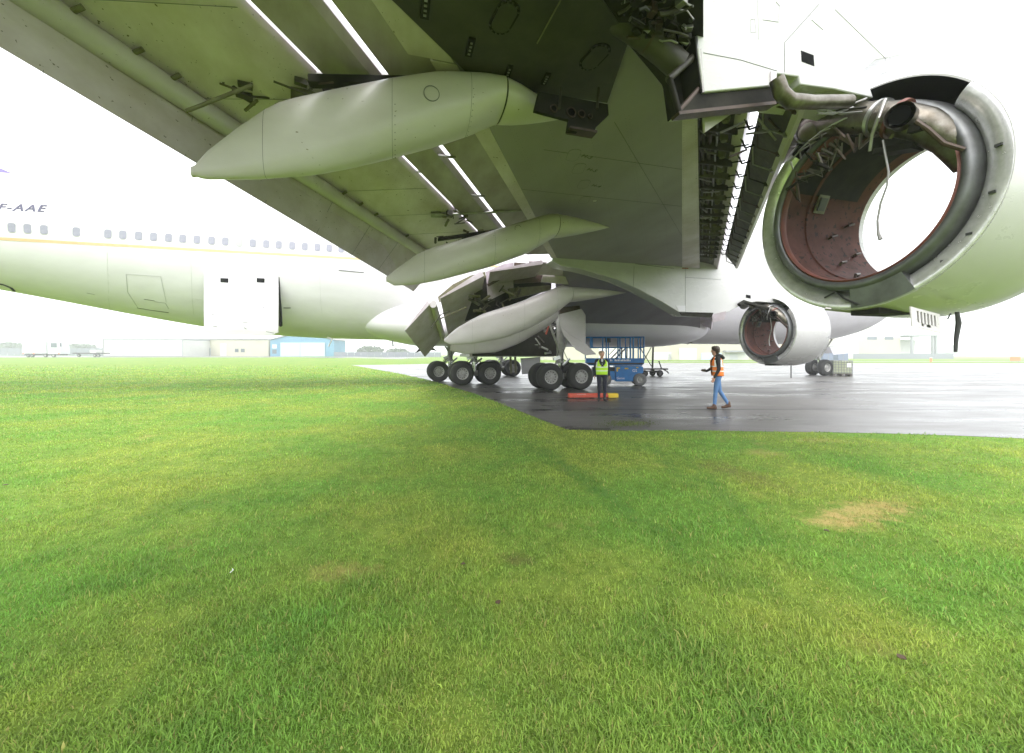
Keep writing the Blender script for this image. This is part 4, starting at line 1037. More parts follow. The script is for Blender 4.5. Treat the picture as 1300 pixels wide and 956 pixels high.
for i in range(70):
    a = (rn.uniform(775, 878), rn.uniform(-12, 66)); 
    if a[1] > (a[0] - 770) * .75 + 8: continue
    zz = W0 - rn.uniform(.06, .2); b_ = (min(880, a[0] + rn.uniform(-34, 34)), a[1] + rn.uniform(-16, 16))
    s_ = MB(); m_ = at_z((a[0] + b_[0]) / 2 + rn.uniform(-5, 5), (a[1] + b_[1]) / 2 + rn.uniform(-5, 5), zz + .02); s_.tube([at_z(*a, zz), m_, at_z(*b_, zz + rn.uniform(-.03, .05))], rn.choice((.004, .006, .009, .014, .022)), 7)
    s_.build('pylon_pipe', rn.choice(('brown_metal', 'dull_metal', 'dull_dark', 'bay_primer', 'hose_black', 'dull_dark')), PF)
for i in range(14):
    a = (rn.uniform(795, 874), rn.uniform(-5, 48)); c_ = at_z(*a, W0 - rn.uniform(.06, .14)); s_ = MB(); t_ = rn.uniform(0, 3)
    s_.obox(c_, (math.cos(t_) * rn.uniform(.02, .07), math.sin(t_) * .04, 0), (-math.sin(t_) * .03, math.cos(t_) * .03, 0), (0, 0, rn.uniform(.015, .05))); s_.build('bracket', rn.choice(('brown_metal', 'dull_dark', 'dull_metal', 'bay_primer')), PF, bevel=.004)
MB().plate(poly_y([(894, 146), (935, 140), (895, 168)], YP1 - .05), (0, .03, 0)).build('fairing_corner', 'fairing_paint', PF)
ptube([(986, 100), (992, 118), (1003, 128), (1030, 130), (1078, 129)], [.07, .075, .075, .07, .07], 'duct_metal', YP1 - .42, 'overboard_pipe')
ptube([(1076, 129), (1080, 129)], .058, 'void_black', YP1 - .43, 'pipe_mouth')
for i in range(6):
    a = (rn.uniform(1000, 1060), rn.uniform(136, 146)); ptube([a, (a[0] + 20, a[1] + rn.uniform(-4, 5)), (a[0] + 45, a[1] - rn.uniform(-2, 12))], .012, rn.choice(('dull_metal', 'dull_dark', 'bare_metal')), YP1 - .40, 'wire', 6)
for (a, b_) in (((948, 170), (990, 165)), ((962, 150), (985, 178)), ((915, 168), (945, 155)), ((925, 200), (948, 190)), ((975, 150), (1000, 178))):
    ptube([a, b_], .014, rn.choice(('dull_metal', 'brown_metal')), YP1 + .5, 'brace', 7)
# inboard pylon
yn2 = YP2 - .3
PY2 = MB().plate(poly_y([(700, 331), (712, 337), (735, 341), (757, 346.5), (785, 355.5), (810, 367), (840, 383), (868, 400), (905, 401), (925, 396), (945, 385), (962, 383), (1000, 386), (1018, 380), (1030, 362), (1010, 320), (880, 318), (705, 322)], yn2), (0, .6, 0)).build('pylon', 'cowl_paint', AIR, bevel=.02)
for pts in ([(870, 331), (870, 399)], [(806, 335), (856, 341), (803, 334)], [(870, 352), (915, 355)], [(805, 338), (804, 364)]):
    s_ = MB(); s_.tube([at_y(a, b_, yn2 - .001) for a, b_ in pts], .007, 5); s_.build('panel_joint', 'seam', PY2)
MB().plate(poly_y([(947, 374), (953, 375), (953, 379), (947, 378)], yn2 - .004), (0, .02, 0)).build('vent_opening', 'dark_opening', PY2)
MB().plate(poly_y([(862, 396), (906, 397), (903, 403), (880, 402), (866, 401)], yn2 - .01), (0, .02, 0)).build('seal_fringe', 'dull_dark', PY2)
MB().plate(poly_y([(858, 388), (870, 388), (870, 395), (862, 395)], yn2 - .012), (0, .02, 0)).build('patch', 'white_paint', PY2)
MB().plate(poly_y([(904, 399), (922, 395), (920, 406), (905, 409)], yn2 - .008), (0, .02, 0)).build('flap_door', 'flap_grey', PY2)
s_ = MB(); s_.tube([at_y(938, 387, yn2 - .1), at_y(944, 383, yn2 - .1), at_y(960, 388, yn2 - .15), at_y(975, 392, yn2 - .1)], .07, 10); s_.build('overboard_pipe', 'dull_dark', PY2)
MB().plate(poly_y([(866, 340), (874, 340), (874, 341.2), (866, 341.2)], yn2 - .006), (0, .02, 0)).build('red_mark', 'red_ink', PY2)

# ---------------------------------------------------------------- landing gear
TYR, TW = .62, .23
wp = [(-.20, .30), (-TW + .02, .38), (-TW, .50), (-TW + .03, .57), (-.15, .605), (-.105, .618), (-.10, .606), (-.09, .606), (-.085, .619), (-.03, .62), (-.025, .608), (-.015, .608), (-.01, .62), (.04, .62), (.045, .608), (.055, .608), (.06, .62), (.105, .618), (.15, .605), (TW - .03, .57), (TW, .50), (TW - .02, .38), (.20, .30)]
wl = MB(); wl.lathe(wp, (0, 0, 0), 'y', 48, 0)
for s_ in (-1, 1):
    wl.lathe([(s_ * .20, .30), (s_ * .215, .315), (s_ * .205, .285), (s_ * .15, .27), (s_ * .12, .20), (s_ * .16, .15), (s_ * .16, .10), (s_ * .20, .09), (s_ * .20, .001)], (0, 0, 0), 'y', 36, 1)
    for k_ in range(12):
        q = 2 * math.pi * k_ / 12; wl.obox((.235 * math.cos(q), s_ * .135, .235 * math.sin(q)), (.022 * math.cos(q), 0, .022 * math.sin(q)), (-.016 * math.sin(q), 0, .016 * math.cos(q)), (0, .012, 0), 2)
WHEEL = None
def add_wheel(parent, off):
    global WHEEL
    if WHEEL is None:
        o = wl.build('wheel', ['rubber', 'rim_paint', 'hose_black'], parent, smooth=35); WHEEL = o.data
    else: o = obj('wheel', WHEEL, parent)
    o.location = off; return o
def main_gear(c_, top, seed):
    x, y = c_; base = Vector((x, y, 0))
    s_ = MB(); s_.tube([(0, 0, .62), (0, 0, 1.5)], .11, 20, 1); s_.tube([(0, 0, 1.25), (0, 0, top)], .17, 20, 0); s_.tube([(0, 0, 1.22), (0, 0, 1.32)], .20, 20, 0)
    s_.tube([(0, .1, 1.35), (.9, .15, top - .1)], .07, 12, 0); s_.tube([(0, -.12, 1.6), (-.8, -.1, top)], .055, 12, 0)
    o = s_.build('landing_gear', ['gear_paint', 'chrome'], AIR, smooth=50, loc=base)
    s_ = MB(); s_.tube([(-.92, 0, .60), (-.74, 0, .62), (0, 0, .60), (.74, 0, .62), (.92, 0, .60)], [.06, .12, .15, .12, .06], 16)
    for dx in (-.74, .74): s_.tube([(dx, -.62, .62), (dx, .62, .62)], .075, 14)
    s_.build('bogie_beam', 'gear_paint', o)
    for dx in (-.74, .74):
        for dy in (-.56, .56): add_wheel(o, (dx, dy, .615))
    rn = random.Random(seed)
    for i in range(7):
        s_ = MB(); a = rn.uniform(-.5, .5); s_.tube([(rn.uniform(-.1, .1), -.14, rn.uniform(1.3, 1.9)), (a, -.2, rn.uniform(.9, 1.3)), (a * 1.4, -.12, .7)], rn.choice((.012, .018)), 7); s_.build('hose', 'hose_black', o)
    s_ = MB(); s_.tube([(-.13, 0, 1.25), (-.42, 0, 1.0), (-.12, 0, .72)], .045, 10); s_.build('torque_link', 'gear_paint', o)
    s_ = MB(); s_.obox((-.25, -.2, 1.45), (.16, 0, .05), (0, .05, 0), (-.03, 0, .07)); s_.tube([(.05, -.2, 1.1), (.4, -.2, 1.42)], .05, 10); s_.build('actuator', 'bare_metal', o)
    return o
BG1 = main_gear((3.98, 21.40), 3.0, 31)
BG2 = main_gear((3.05, 24.35), 3.0, 32)
WG1 = main_gear((7.30, 17.30), 3.6, 33)
WG2 = main_gear((7.40, 28.80), 3.6, 34)
ng = MB(); ng.tube([(0, 0, .62), (0, 0, 1.5)], .10, 16, 1); ng.tube([(0, 0, 1.2), (-.1, 0, 3.0)], .15, 16, 0); ng.tube([(0, -.5, .62), (0, .5, .62)], .07, 12, 0)
ng.tube([(.1, 0, 1.3), (1.4, 0, 2.8)], .06, 10, 0); ng.tube([(-.1, -.15, 1.2), (-.9, -.25, 2.6)], .05, 10, 0)
NG = ng.build('landing_gear', ['gear_paint', 'chrome'], AIR, smooth=50, loc=(31.5, CL, 0))
for dy in (-.46, .46): add_wheel(NG, (0, dy, .615))
for dy in (-.55, .55):
    s_ = MB(); s_.plate([(.4, dy, 2.2), (2.6, dy, 2.3), (2.5, dy * 1.35, 1.75), (.5, dy * 1.35, 1.6)], (0, .03, 0)); s_.build('gear_door', 'white_paint', NG)
# gear doors
s_ = MB(); s_.plate(poly_y([(710, 399), (738, 392), (743, 400), (743, 436), (722, 424), (711, 413)], 16.2), (.05, .06, 0)); GD = s_.build('gear_door', 'fairing_paint', AIR, bevel=.012)
s_ = MB(); s_.plate(poly_y([(711, 413), (722, 424), (743, 436), (757, 450), (743, 451), (731, 444), (716, 427)], 16.05), (.05, .06, 0)); s_.build('gear_door', 'fairing_paint', AIR, bevel=.012)
s_ = MB(); s_.plate(poly_y([(710, 390), (736, 388), (737, 393), (711, 399)], 16.3), (0, .4, 0)); s_.build('door_hinge', 'brown_metal', AIR)
s_ = MB(); s_.plate([at_y(596, 449, 20.2), at_y(704, 449, 20.2), at_y(704, 453, 20.2), at_y(596, 453, 20.2)], (0, 3.4, 0)); s_.build('gear_door', 'fairing_paint', AIR, bevel=.02)
s_ = MB(); s_.plate(poly_y([(598, 438), (704, 430), (704, 449), (596, 449)], 19.9), (0, .08, 0)); s_.build('gear_door', 'white_paint', AIR, bevel=.02)
s_ = MB(); s_.plate(poly_y([(661, 455), (686, 453), (686, 475), (663, 475)], 20.6), (0, .06, 0)); s_.build('gear_door', 'white_paint', AIR, bevel=.012)
for px in (648, 654): 
    s_ = MB(); s_.tube([at_y(px, 453, 20.5), at_y(px + 1, 474, 20.5)], .06, 10); s_.build('door_strut', 'green_primer', AIR)
s_ = MB(); s_.plate(poly_y([(527, 448), (533, 441), (545, 438), (556, 446), (540, 443), (534, 446)], 20.5), (0, .05, 0)); s_.build('flap_corner', 'dull_dark', AIR)
# wheel well
s_ = MB(); s_.plate(poly_y([(640, 405), (712, 396), (712, 452), (600, 452), (600, 430)], 19.0), (0, .1, 0)); WW = s_.build('wheel_well', 'dull_dark', AIR)
rn = random.Random(40)
for i in range(26):
    a = (rn.uniform(682, 712), rn.uniform(402, 450)); s_ = MB(); s_.tube([at_y(*a, 17.4), at_y(a[0] + rn.uniform(-9, 9), a[1] + rn.uniform(-8, 8), 17.6)], rn.choice((.02, .03, .05)), 7); s_.build('well_pipe', rn.choice(('dull_metal', 'gear_paint', 'bay_primer', 'bare_metal')), WW)
s_ = MB(); s_.plate(poly_y([(692, 424), (696, 413), (697.5, 414), (694, 425)], 16.9), (0, .02, 0)); s_.build('warning_streamer', 'board_red', WW)

# ================================================================== THINGS ON THE APRON
def frame(px, py, Z=None, rot=0.0):
    """origin on the ground under a pixel, axes u (camera right), v (away)"""
    p = ground(px, py) if Z is None else cw((px - 650) / F * Z, Z)
    a = -YAW + rot
    return p, Vector((math.cos(a), math.sin(a), 0)), Vector((-math.sin(a), math.cos(a), 0))
class LB:
    """builder in a local frame (u right, v away, z up) around an origin"""
    def __init__(s, fr): s.o, s.u, s.v = fr
    def P(s, u, v, z): return s.o + s.u * u + s.v * v + Vector((0, 0, z))
    def box(s, mb, u0, u1, v0, v1, z0, z1, mi=0):
        return mb.obox(s.P((u0 + u1) / 2, (v0 + v1) / 2, (z0 + z1) / 2), s.u * ((u1 - u0) / 2), s.v * ((v1 - v0) / 2), Vector((0, 0, (z1 - z0) / 2)), mi)
    def part(s, name, m, parent, bx, bevel=0.0, **k):
        mb = MB()
        for b_ in (bx if isinstance(bx[0], (tuple, list)) else [bx]): s.box(mb, *b_)
        return mb.build(name, m, parent, bevel=bevel, **k)
    def tube(s, name, m, parent, pts, r_, n_=10):
        mb = MB(); mb.tube([s.P(*p) for p in pts], r_, n_); return mb.build(name, m, parent, smooth=60)
    def poly(s, name, m, parent, pts, v0, v1, bevel=0.0):   # polygon in (u,z) extruded in depth
        mb = MB(); mb.plate([s.P(a, v0, c) for a, c in pts], s.v * (v1 - v0)); return mb.build(name, m, parent, bevel=bevel)
def wheel_part(lb, parent, u, v, z, r_, w_, name='wheel', tyre='tyre_grey', hub='rim_paint'):
    mb = MB(); M = Matrix((lb.u, lb.v, (0, 0, 1))).transposed()
    mb.lathe([(-w_ * .5, r_ * .55), (-w_ * .5, r_ * .85), (-w_ * .4, r_ * .97), (-w_ * .2, r_), (w_ * .2, r_), (w_ * .4, r_ * .97), (w_ * .5, r_ * .85), (w_ * .5, r_ * .55)], lb.P(u, v, z), 'y', 24, 0, M=M)
    for sg in (-1, 1):
        mb.lathe([(sg * w_ * .5, r_ * .56), (sg * w_ * .42, r_ * .5), (sg * w_ * .36, r_ * .3), (sg * w_ * .48, r_ * .2), (sg * w_ * .48, .001)], lb.P(u, v, z), 'y', 20, 1, M=M)
    return mb.build(name, [tyre, hub], parent, smooth=40)

# --- blue scissor lift
lb = LB(frame(790, 489, 20.6, R(-6)))
SL = thing('scissor_lift', lb.o, 'blue scissor lift with railed platform parked behind the airliner wheels', 'lift')
lb.poly('chassis', 'lift_blue', SL, [(-.35, .22), (.62, .22), (.72, .38), (.98, .62), (1.06, .70), (1.06, .98), (.95, 1.02), (-.35, 1.02)], -.02, .75, .03)
lb.poly('chassis_rear', 'lift_dark', SL, [(-1.55, .45), (-1.5, .95), (-.37, .95), (-.37, .45)], .08, .7, .02)
lb.part('chassis_skirt', 'lift_blue', SL, (-1.2, -.37, .0, .6, .30, .75), .02)
for (u, nm) in ((.88, 'wheel'), (-.88, 'wheel')):
    for v in (-.02, .70): wheel_part(lb, SL, u, v, .33, .33, .26)
lb.part('scissor_stack', 'lift_blue', SL, [(-1.7, 1.05, .1, .2, 1.04, 1.10), (-1.7, 1.05, .5, .6, 1.04, 1.10)], .01)
lb.part('stack_rail', 'lift_dark', SL, (-1.75, 1.08, .06, .66, 1.10, 1.14))
PLT = lb.part('platform', 'lift_blue', SL, (-1.85, 1.10, -.04, .80, 1.15, 1.42), .015)
lb.part('kick_plate', 'lift_dark', SL, (-1.84, 1.09, -.05, -.042, 1.14, 1.19))
for z in (1.98, 2.52):
    for v in (-.02, .78): lb.tube('guard_rail', 'lift_blue', SL, [(-1.83, v, z), (1.08, v, z)], .028)
    for u in (-1.83, 1.08): lb.tube('guard_rail', 'lift_blue', SL, [(u, -.02, z), (u, .78, z)], .028)
for u in (-1.0, -.82, -.22, -.12, .40, .55, .80, 1.08):
    lb.tube('rail_post', 'lift_blue', SL, [(u, -.02, 1.40), (u, -.02, 2.52)], .034 if u not in (.40, .55) else .045)
for u in (-1.83, -.6, .3, 1.08): lb.tube('rail_post', 'lift_blue', SL, [(u, .78, 1.40), (u, .78, 2.52)], .03)
lb.poly('control_box_guard', 'lift_blue', SL, [(-1.66, 2.5), (-1.66, 2.05), (-1.60, 1.97), (-1.45, 1.97), (-1.50, 2.05), (-1.50, 2.5)], -.06, .0)
lb.part('control_box', 'hose_black', SL, (-.86, -.58, .02, .2, 2.25, 2.47), .02)
# decals
lb.part('warning_decal', 'decal_yellow', SL, [(-.30, -.12, -.028, -.02, .88, .95), (-.30, -.22, -.028, -.02, .74, .88)])
lb.part('warning_decal', 'decal_yellow', SL, (.12, .30, -.028, -.02, .86, .93))
lb.part('warning_decal', 'decal_yellow', SL, (.70, .80, -.028, -.02, .92, .97))
Mt = Matrix.Translation(lb.P(-.30, -.03, .34)) @ Matrix.Rotation(-YAW + R(-6), 4, 'Z') @ Matrix.Rotation(R(90), 4, 'X')
put_text('maker_lettering', 'Genie', .17, 'decal_white', SL, Mt, shear=.15)
Mt = Matrix.Translation(lb.P(.50, -.03, .72)) @ Matrix.Rotation(-YAW + R(-6), 4, 'Z') @ Matrix.Rotation(R(90), 4, 'X')
put_text('model_lettering', 'GS', .20, 'decal_white', SL, Mt)
xx = -.62
for i, wd in enumerate((.05, .03, 0, .06, .05, .06, .03, .06, .05, .06, .05, .06, .05, .05)):
    if wd: lb.part('platform_lettering', 'decal_white', SL, (xx, xx + wd, -.052, -.042, 1.27, 1.36 - .02 * (i % 3 == 1)))
    xx += .075

# --- steel steps on a trailer beyond the lift
lb = LB(frame(828, 476, 29.0, R(8)))
ST = thing('maintenance_steps', lb.o, 'dark steel access steps on a small wheeled trailer behind the blue lift', 'steps')
lb.part('deck', 'steel_dark', ST, (-.9, 1.25, 0, 1.2, .50, .60), .01)
for u in (-.55, .62):
    for v in (.05, 1.15): wheel_part(lb, ST, u, v, .24, .24, .16, tyre='rubber', hub='steel_dark')
lb.tube('axle', 'steel_dark', ST, [(-.55, .05, .3), (-.55, 1.15, .3)], .04); lb.tube('axle', 'steel_dark', ST, [(.62, .05, .3), (.62, 1.15, .3)], .04)
lb.tube('chassis_rail', 'steel_dark', ST, [(-.7, .2, .40), (.8, .2, .40)], .05)
lb.tube('tow_bar', 'steel_dark', ST, [(1.2, .6, .5), (1.5, .6, .35), (1.62, .6, .2)], .045); lb.tube('brake_lever', 'steel_dark', ST, [(.82, .2, .6), (.62, .2, 1.15)], .045)
for u, w_ in ((.12, .07), (-1.9, .05), (-2.3, .05)): lb.tube('mast_leg', 'steel_dark', ST, [(u - .0, .2, .6 if u > -1 else .1), (u + .1, .2, 3.3)], w_)
for a, c in (((-.9, .55), (.05, 2.2)), ((.05, .75), (-.9, 2.2)), ((-.9, 2.0), (.1, 3.1))): lb.tube('cross_brace', 'steel_dark', ST, [(a[0], .2, a[1]), (c[0], .2, c[1])], .032)
for k_ in range(9):
    u = -2.9 + k_ * .2; z = 1.1 + k_ * .2
    lb.part('tread', 'decal_white' if k_ % 1 == 0 else 'steel_dark', ST, (u, u + .30, .25, 1.0, z, z + .035))
lb.tube('stringer', 'steel_dark', ST, [(-3.3, .2, .75), (-.9, .2, 3.1)], .05); lb.tube('stringer', 'steel_dark', ST, [(-3.3, 1.05, .75), (-.9, 1.05, 3.1)], .05)
lb.tube('hand_rail', 'steel_dark', ST, [(-3.2, .2, 1.6), (-.9, .2, 3.9)], .025)
lb.tube('mast_leg', 'steel_dark', ST, [(-3.25, .2, .0), (-3.25, .2, 1.6)], .04)
lb.poly('side_panel', 'steel_dark', ST, [(-1.2, 2.1), (-.1, 2.9), (-.1, 3.1), (-1.2, 3.1)], .5, .54)

# --- red and yellow board lying on the apron
lb = LB(frame(754, 506, None, R(3)))
BRD = thing('warning_board', lb.o, 'long red folded board with a yellow end lying flat on the wet apron', 'board')
lb.part('board', 'board_red', BRD, (-.92, .54, .0, .26, .03, .15), .015)
lb.part('top_rail', 'board_red', BRD, (-.94, .52, .06, .12, .15, .19), .01)
lb.part('end_block', 'decal_yellow', BRD, (.545, .92, -.01, .28, .02, .18), .02)
lb.part('reflective_strip', 'decal_white', BRD, [(-.62, -.30, .02, .05, .152, .158), (.05, .42, .13, .2, .152, .16)])
for u in (-.7, -.1, .7): lb.part('foot', 'hose_black', BRD, (u, u + .12, .0, .24, .0, .03))

# --- water tank beside the nose wheel
lb = LB(frame(1070, 475.5, 30.2, R(-22)))
IB = thing('caged_water_tank', lb.o, 'translucent pale plastic tank in a steel cage beside the nose wheel', 'tank')
lb.part('pallet', 'pallet', IB, [(-.6, .6, 0, 1.0, .10, .14), (-.6, -.45, 0, 1, 0, .1), (-.07, .07, 0, 1, 0, .1), (.45, .6, 0, 1, 0, .1)])
lb.part('tank', 'ibc_plastic', IB, (-.57, .57, .03, .97, .145, 1.12), .07)
for z in (.25, .45, .65, .85, 1.05, 1.15):
    mb = MB(); mb.tube([lb.P(*p) for p in ((-.6, 0, z), (.6, 0, z), (.6, 1, z), (-.6, 1, z), (-.6, 0, z))], .018, 6); mb.build('cage_bar', 'ibc_steel', IB)
for i in range(8):
    u = -.6 + 1.2 * i / 7; lb.tube('cage_bar', 'ibc_steel', IB, [(u, 0, .13), (u, 0, 1.15)], .018, 6)
for i in range(1, 7):
    for u in (-.6, .6): lb.tube('cage_bar', 'ibc_steel', IB, [(u, i / 6.5, .13), (u, i / 6.5, 1.15)], .018, 6)
lb.tube('cap', 'hose_black', IB, [(0, .5, 1.12), (0, .5, 1.17)], .11)
lb.part('label_plate', 'decal_white', IB, (.25, .5, -.02, -.012, .65, .95))

# ================================================================== PEOPLE
def smooth_body(parts, mats, name, parent, vox=.011):
    """parts: list of (kind, data, material index); fused into one skin"""
    mb = MB(); segs = []
    for (p, q, ra, rb, mi) in parts:
        p, q = Vector(p), Vector(q); d = (q - p); L = d.length
        t = d.normalized() if L > 1e-6 else Vector((0, 0, 1))
        path = [p - t * ra * .95, p - t * ra * .6, p, p.lerp(q, .5), q, q + t * rb * .6, q + t * rb * .95]
        mb.tube(path, [ra * .3, ra * .8, ra, (ra + rb) / 2, rb, rb * .8, rb * .3], 12)
        segs.append((p, q, ra, rb, mi))
    me_ = bpy.data.meshes.new(name); me_.from_pydata(mb.v, [], mb.f)
    b_ = bmesh.new(); b_.from_mesh(me_); bmesh.ops.recalc_face_normals(b_, faces=b_.faces[:]); b_.to_mesh(me_); b_.free()
    o = bpy.data.objects.new(name, me_); COL.objects.link(o)
    m = o.modifiers.new('r', 'REMESH'); m.mode = 'VOXEL'; m.voxel_size = vox
    m = o.modifiers.new('s', 'SMOOTH'); m.factor = .5; m.iterations = 5
    dg = bpy.context.evaluated_depsgraph_get(); dg.update()
    me2 = bpy.data.meshes.new_from_object(o.evaluated_get(dg)); bpy.data.objects.remove(o)
    me2.materials.clear()
    for m in mats: me2.materials.append(MATS[m])
    n_ = len(me2.polygons); C_ = np.empty(n_ * 3); me2.polygons.foreach_get('center', C_); C_ = C_.reshape(-1, 3)
    best = np.full(n_, 1e9); idx = np.zeros(n_, int)
    for (p, q, ra, rb, mi) in segs:
        p_, d_ = np.array(p), np.array(q - p); L2 = max(1e-9, d_ @ d_)
        t = np.clip(((C_ - p_) @ d_) / L2, 0, 1); dist = np.linalg.norm(C_ - p_ - t[:, None] * d_, axis=1) - (ra + (rb - ra) * t)
        u_ = dist < best; best[u_] = dist[u_]; idx[u_] = mi
    me2.polygons.foreach_set('material_index', idx.astype(np.int32)); me2.polygons.foreach_set('use_smooth', [True] * n_)
    return obj(name, me2, parent)
def human(base, heading, ht, label, mats, pose, vest, hair_len, extra=None):
    """heading: direction faced; pose: joints in (forward, left, up) metres for a 1.75 m figure"""
    k_ = ht / 1.75; Fv = Vector((math.cos(heading), math.sin(heading), 0)); Lv = Vector((-Fv.y, Fv.x, 0))
    root = thing('person', base, label, 'person')
    def P(f, l_, u): return Vector(base) + (Fv * f + Lv * l_ + Vector((0, 0, u))) * k_
    J = {k2: P(*v) for k2, v in pose.items() if k2 != 'look'}
    SK, TOP, BOT, SHOE, HAIR, SHIRT = range(6)
    ps = []
    def seg(a, b_, ra, rb, mi):
        ps.append((J[a] if isinstance(a, str) else a, J[b_] if isinstance(b_, str) else b_, ra * k_, rb * k_, mi))
    bend = pose['chest'][0]
    pe = pose['pelvis']; chv = pose['chest']
    for s_ in (-1, 1):          # trunk built from side columns so that it is wider than deep
        seg(P(pe[0], pe[1] + s_ * .07, pe[2]), P((pe[0] + chv[0]) / 2, s_ * .075, 1.15), .105, .10, BOT if True else TOP)
        seg(P(pe[0] + .0, s_ * .075, 1.03), P(chv[0], s_ * .095, 1.33), .108, .115, TOP)
        seg(P(chv[0], s_ * .10, 1.33), P(chv[0] - .01, s_ * .145, 1.41), .11, .075, TOP)
    seg('pelvis', 'chest', .11, .115, TOP)
    seg('chest', 'neck', .10, .062, TOP); seg('neck', 'head', .056, .055, SK)
    for s_ in ('l', 'r'):
        seg('sh' + s_, 'el' + s_, .060, .047, TOP); seg('el' + s_, 'wr' + s_, .047, .034, TOP)
        # hand: palm and five fingers
        w_, h_ = J['wr' + s_], J['ha' + s_]; d = (h_ - w_).normalized(); side = d.cross(Lv).normalized(); 
        if side.length < .5: side = Fv.copy()
        palm = w_ + d * .085 * k_; mh = SK if not (extra and extra.get('glove') == s_) else HAIR
        for o_ in (-.022, 0, .022): ps.append((w_ + side * o_ * k_ * .6, palm + side * o_ * k_, .017 * k_, .016 * k_, mh))
        for i, (o_, L_) in enumerate(((-.033, .065), (-.011, .080), (.011, .075), (.033, .058))):
            a = palm + side * o_ * k_; bnd = (d + Lv * (.35 if s_ == 'r' else -.35)).normalized()
            ps.append((a, a + d * L_ * .5 * k_, .0095 * k_, .009 * k_, mh)); ps.append((a + d * L_ * .5 * k_, a + (d * .5 + bnd * .5) * L_ * k_, .009 * k_, .008 * k_, mh))
        tb = w_ + d * .03 * k_ + side * .025 * k_; ps.append((tb, tb + (d * .6 + side * .6) * .06 * k_, .0115 * k_, .0095 * k_, mh))
        seg('hip' + s_, 'kn' + s_, .088, .060, BOT); seg('kn' + s_, 'an' + s_, .058, .044, BOT)
        an, to = J['an' + s_], J['to' + s_]; dd = (to - an); dd.z *= .5
        ps.append((an + Vector((0, 0, -.01)), an + Vector((0, 0, .05)), .050 * k_, .048 * k_, SHOE)); 
        heel = Vector((an.x, an.y, J['so' + s_].z)) - Vector((dd.x, dd.y, 0)).normalized() * .03 * k_
        ps.append((heel, an, .040 * k_, .045 * k_, SHOE)); ps.append((heel, to, .038 * k_, .034 * k_, SHOE)); ps.append((an, heel.lerp(to, .6), .045 * k_, .036 * k_, SHOE))
    # head
    hd = pose.get('look', 0.0); hF = (Fv * math.cos(hd) + Lv * math.sin(hd)); hL = Vector((-hF.y, hF.x, 0)); c_ = J['head'] + Vector((0, 0, .075 * k_))
    def Hd(f, l_, u): return c_ + (hF * f + hL * l_ + Vector((0, 0, u))) * k_
    ps += [(Hd(-.02, 0, .035), Hd(.02, 0, .03), .083 * k_, .080 * k_, SK), (Hd(.02, 0, -.02), Hd(.035, 0, -.07), .068 * k_, .048 * k_, SK), (Hd(.05, 0, -.085), Hd(.055, 0, -.09), .032 * k_, .028 * k_, SK),
           (Hd(.088, 0, .018), Hd(.108, 0, -.018), .009 * k_, .014 * k_, SK), (Hd(.082, 0, -.055), Hd(.084, 0, -.055), .016 * k_, .014 * k_, SK),
           (Hd(-.005, .082, .0), Hd(-.01, .084, -.025), .014 * k_, .012 * k_, SK), (Hd(-.005, -.082, .0), Hd(-.01, -.084, -.025), .014 * k_, .012 * k_, SK),
           (Hd(.074, .032, .028), Hd(.076, .022, .028), .017 * k_, .014 * k_, SK), (Hd(.074, -.032, .028), Hd(.076, -.022, .028), .017 * k_, .014 * k_, SK)]
    h_ = hair_len
    ps += [(Hd(-.03, -.03, .062), Hd(-.03, .03, .062), (.078 + h_) * k_, (.078 + h_) * k_, HAIR), (Hd(.03, -.03, .085), Hd(.03, .03, .085), (.05 + h_) * k_, (.05 + h_) * k_, HAIR), (Hd(-.055, 0, .01), Hd(-.05, 0, -.04), (.062 + h_) * k_, (.045 + h_) * k_, HAIR)]
    if extra and 'hood' in extra:
        for (a, b_) in (((-.09, -.07, 1.47), (-.09, .07, 1.47)), ((-.13, -.05, 1.43), (-.13, .05, 1.43)), ((-.02, -.09, 1.50), (-.08, -.09, 1.48)), ((-.02, .09, 1.50), (-.08, .09, 1.48)), ((.03, -.05, 1.48), (.03, .05, 1.48))):
            ps.append((P(*a), P(*b_), .048 * k_, .048 * k_, TOP))
    if extra and 'shirt' in extra: ps.append((P(chv[0] + .088, 0, 1.30), P(chv[0] + .065, 0, 1.44), .028 * k_, .036 * k_, SHIRT))
    body = smooth_body(ps, mats, 'body', root)
    # eyes and mouth
    mb = MB()
    for l_ in (-.030, .030): mb.ell(Hd(.091, l_, .022), .006 * k_, .011 * k_, .005 * k_, 8, 6)
    mb.build('eyes', 'hose_black', body)
    mb = MB(); mb.tube([Hd(.094, -.02, -.048), Hd(.099, 0, -.047), Hd(.094, .02, -.048)], .004 * k_, 6); mb.build('mouth', 'boot_brown', body)
    # vest: a shell round the trunk, open at the front in a V
    vm = MB(); n_ = 40; rows = []
    zs_ = (.93, .965, 1.00, 1.05, 1.08, 1.13, 1.18, 1.21, 1.26, 1.31, 1.36, 1.41, 1.455)
    for z in zs_:
        t = (z - .93) / .53; cx = pe[0] + (chv[0] - pe[0]) * min(1, max(0, (z - .95) / .38)); hw = .172 + .022 * math.sin(t * 2.6) - (.075 * sstep(.80, 1.0, t)); hd2 = .132 + .012 * math.sin(t * 3) - .045 * sstep(.78, 1.0, t)
        flare = .014 * (1 - t)
        rows.append([P(cx + (hd2 + flare) * math.cos(q) * (1 + .02 * math.sin(5 * q + 9 * z)), (hw + flare) * abs(math.sin(q)) ** .85 * (1 if math.sin(q) > 0 else -1), z) for q in [2 * math.pi * i / n_ for i in range(n_)]])
    fs, ms = [], []
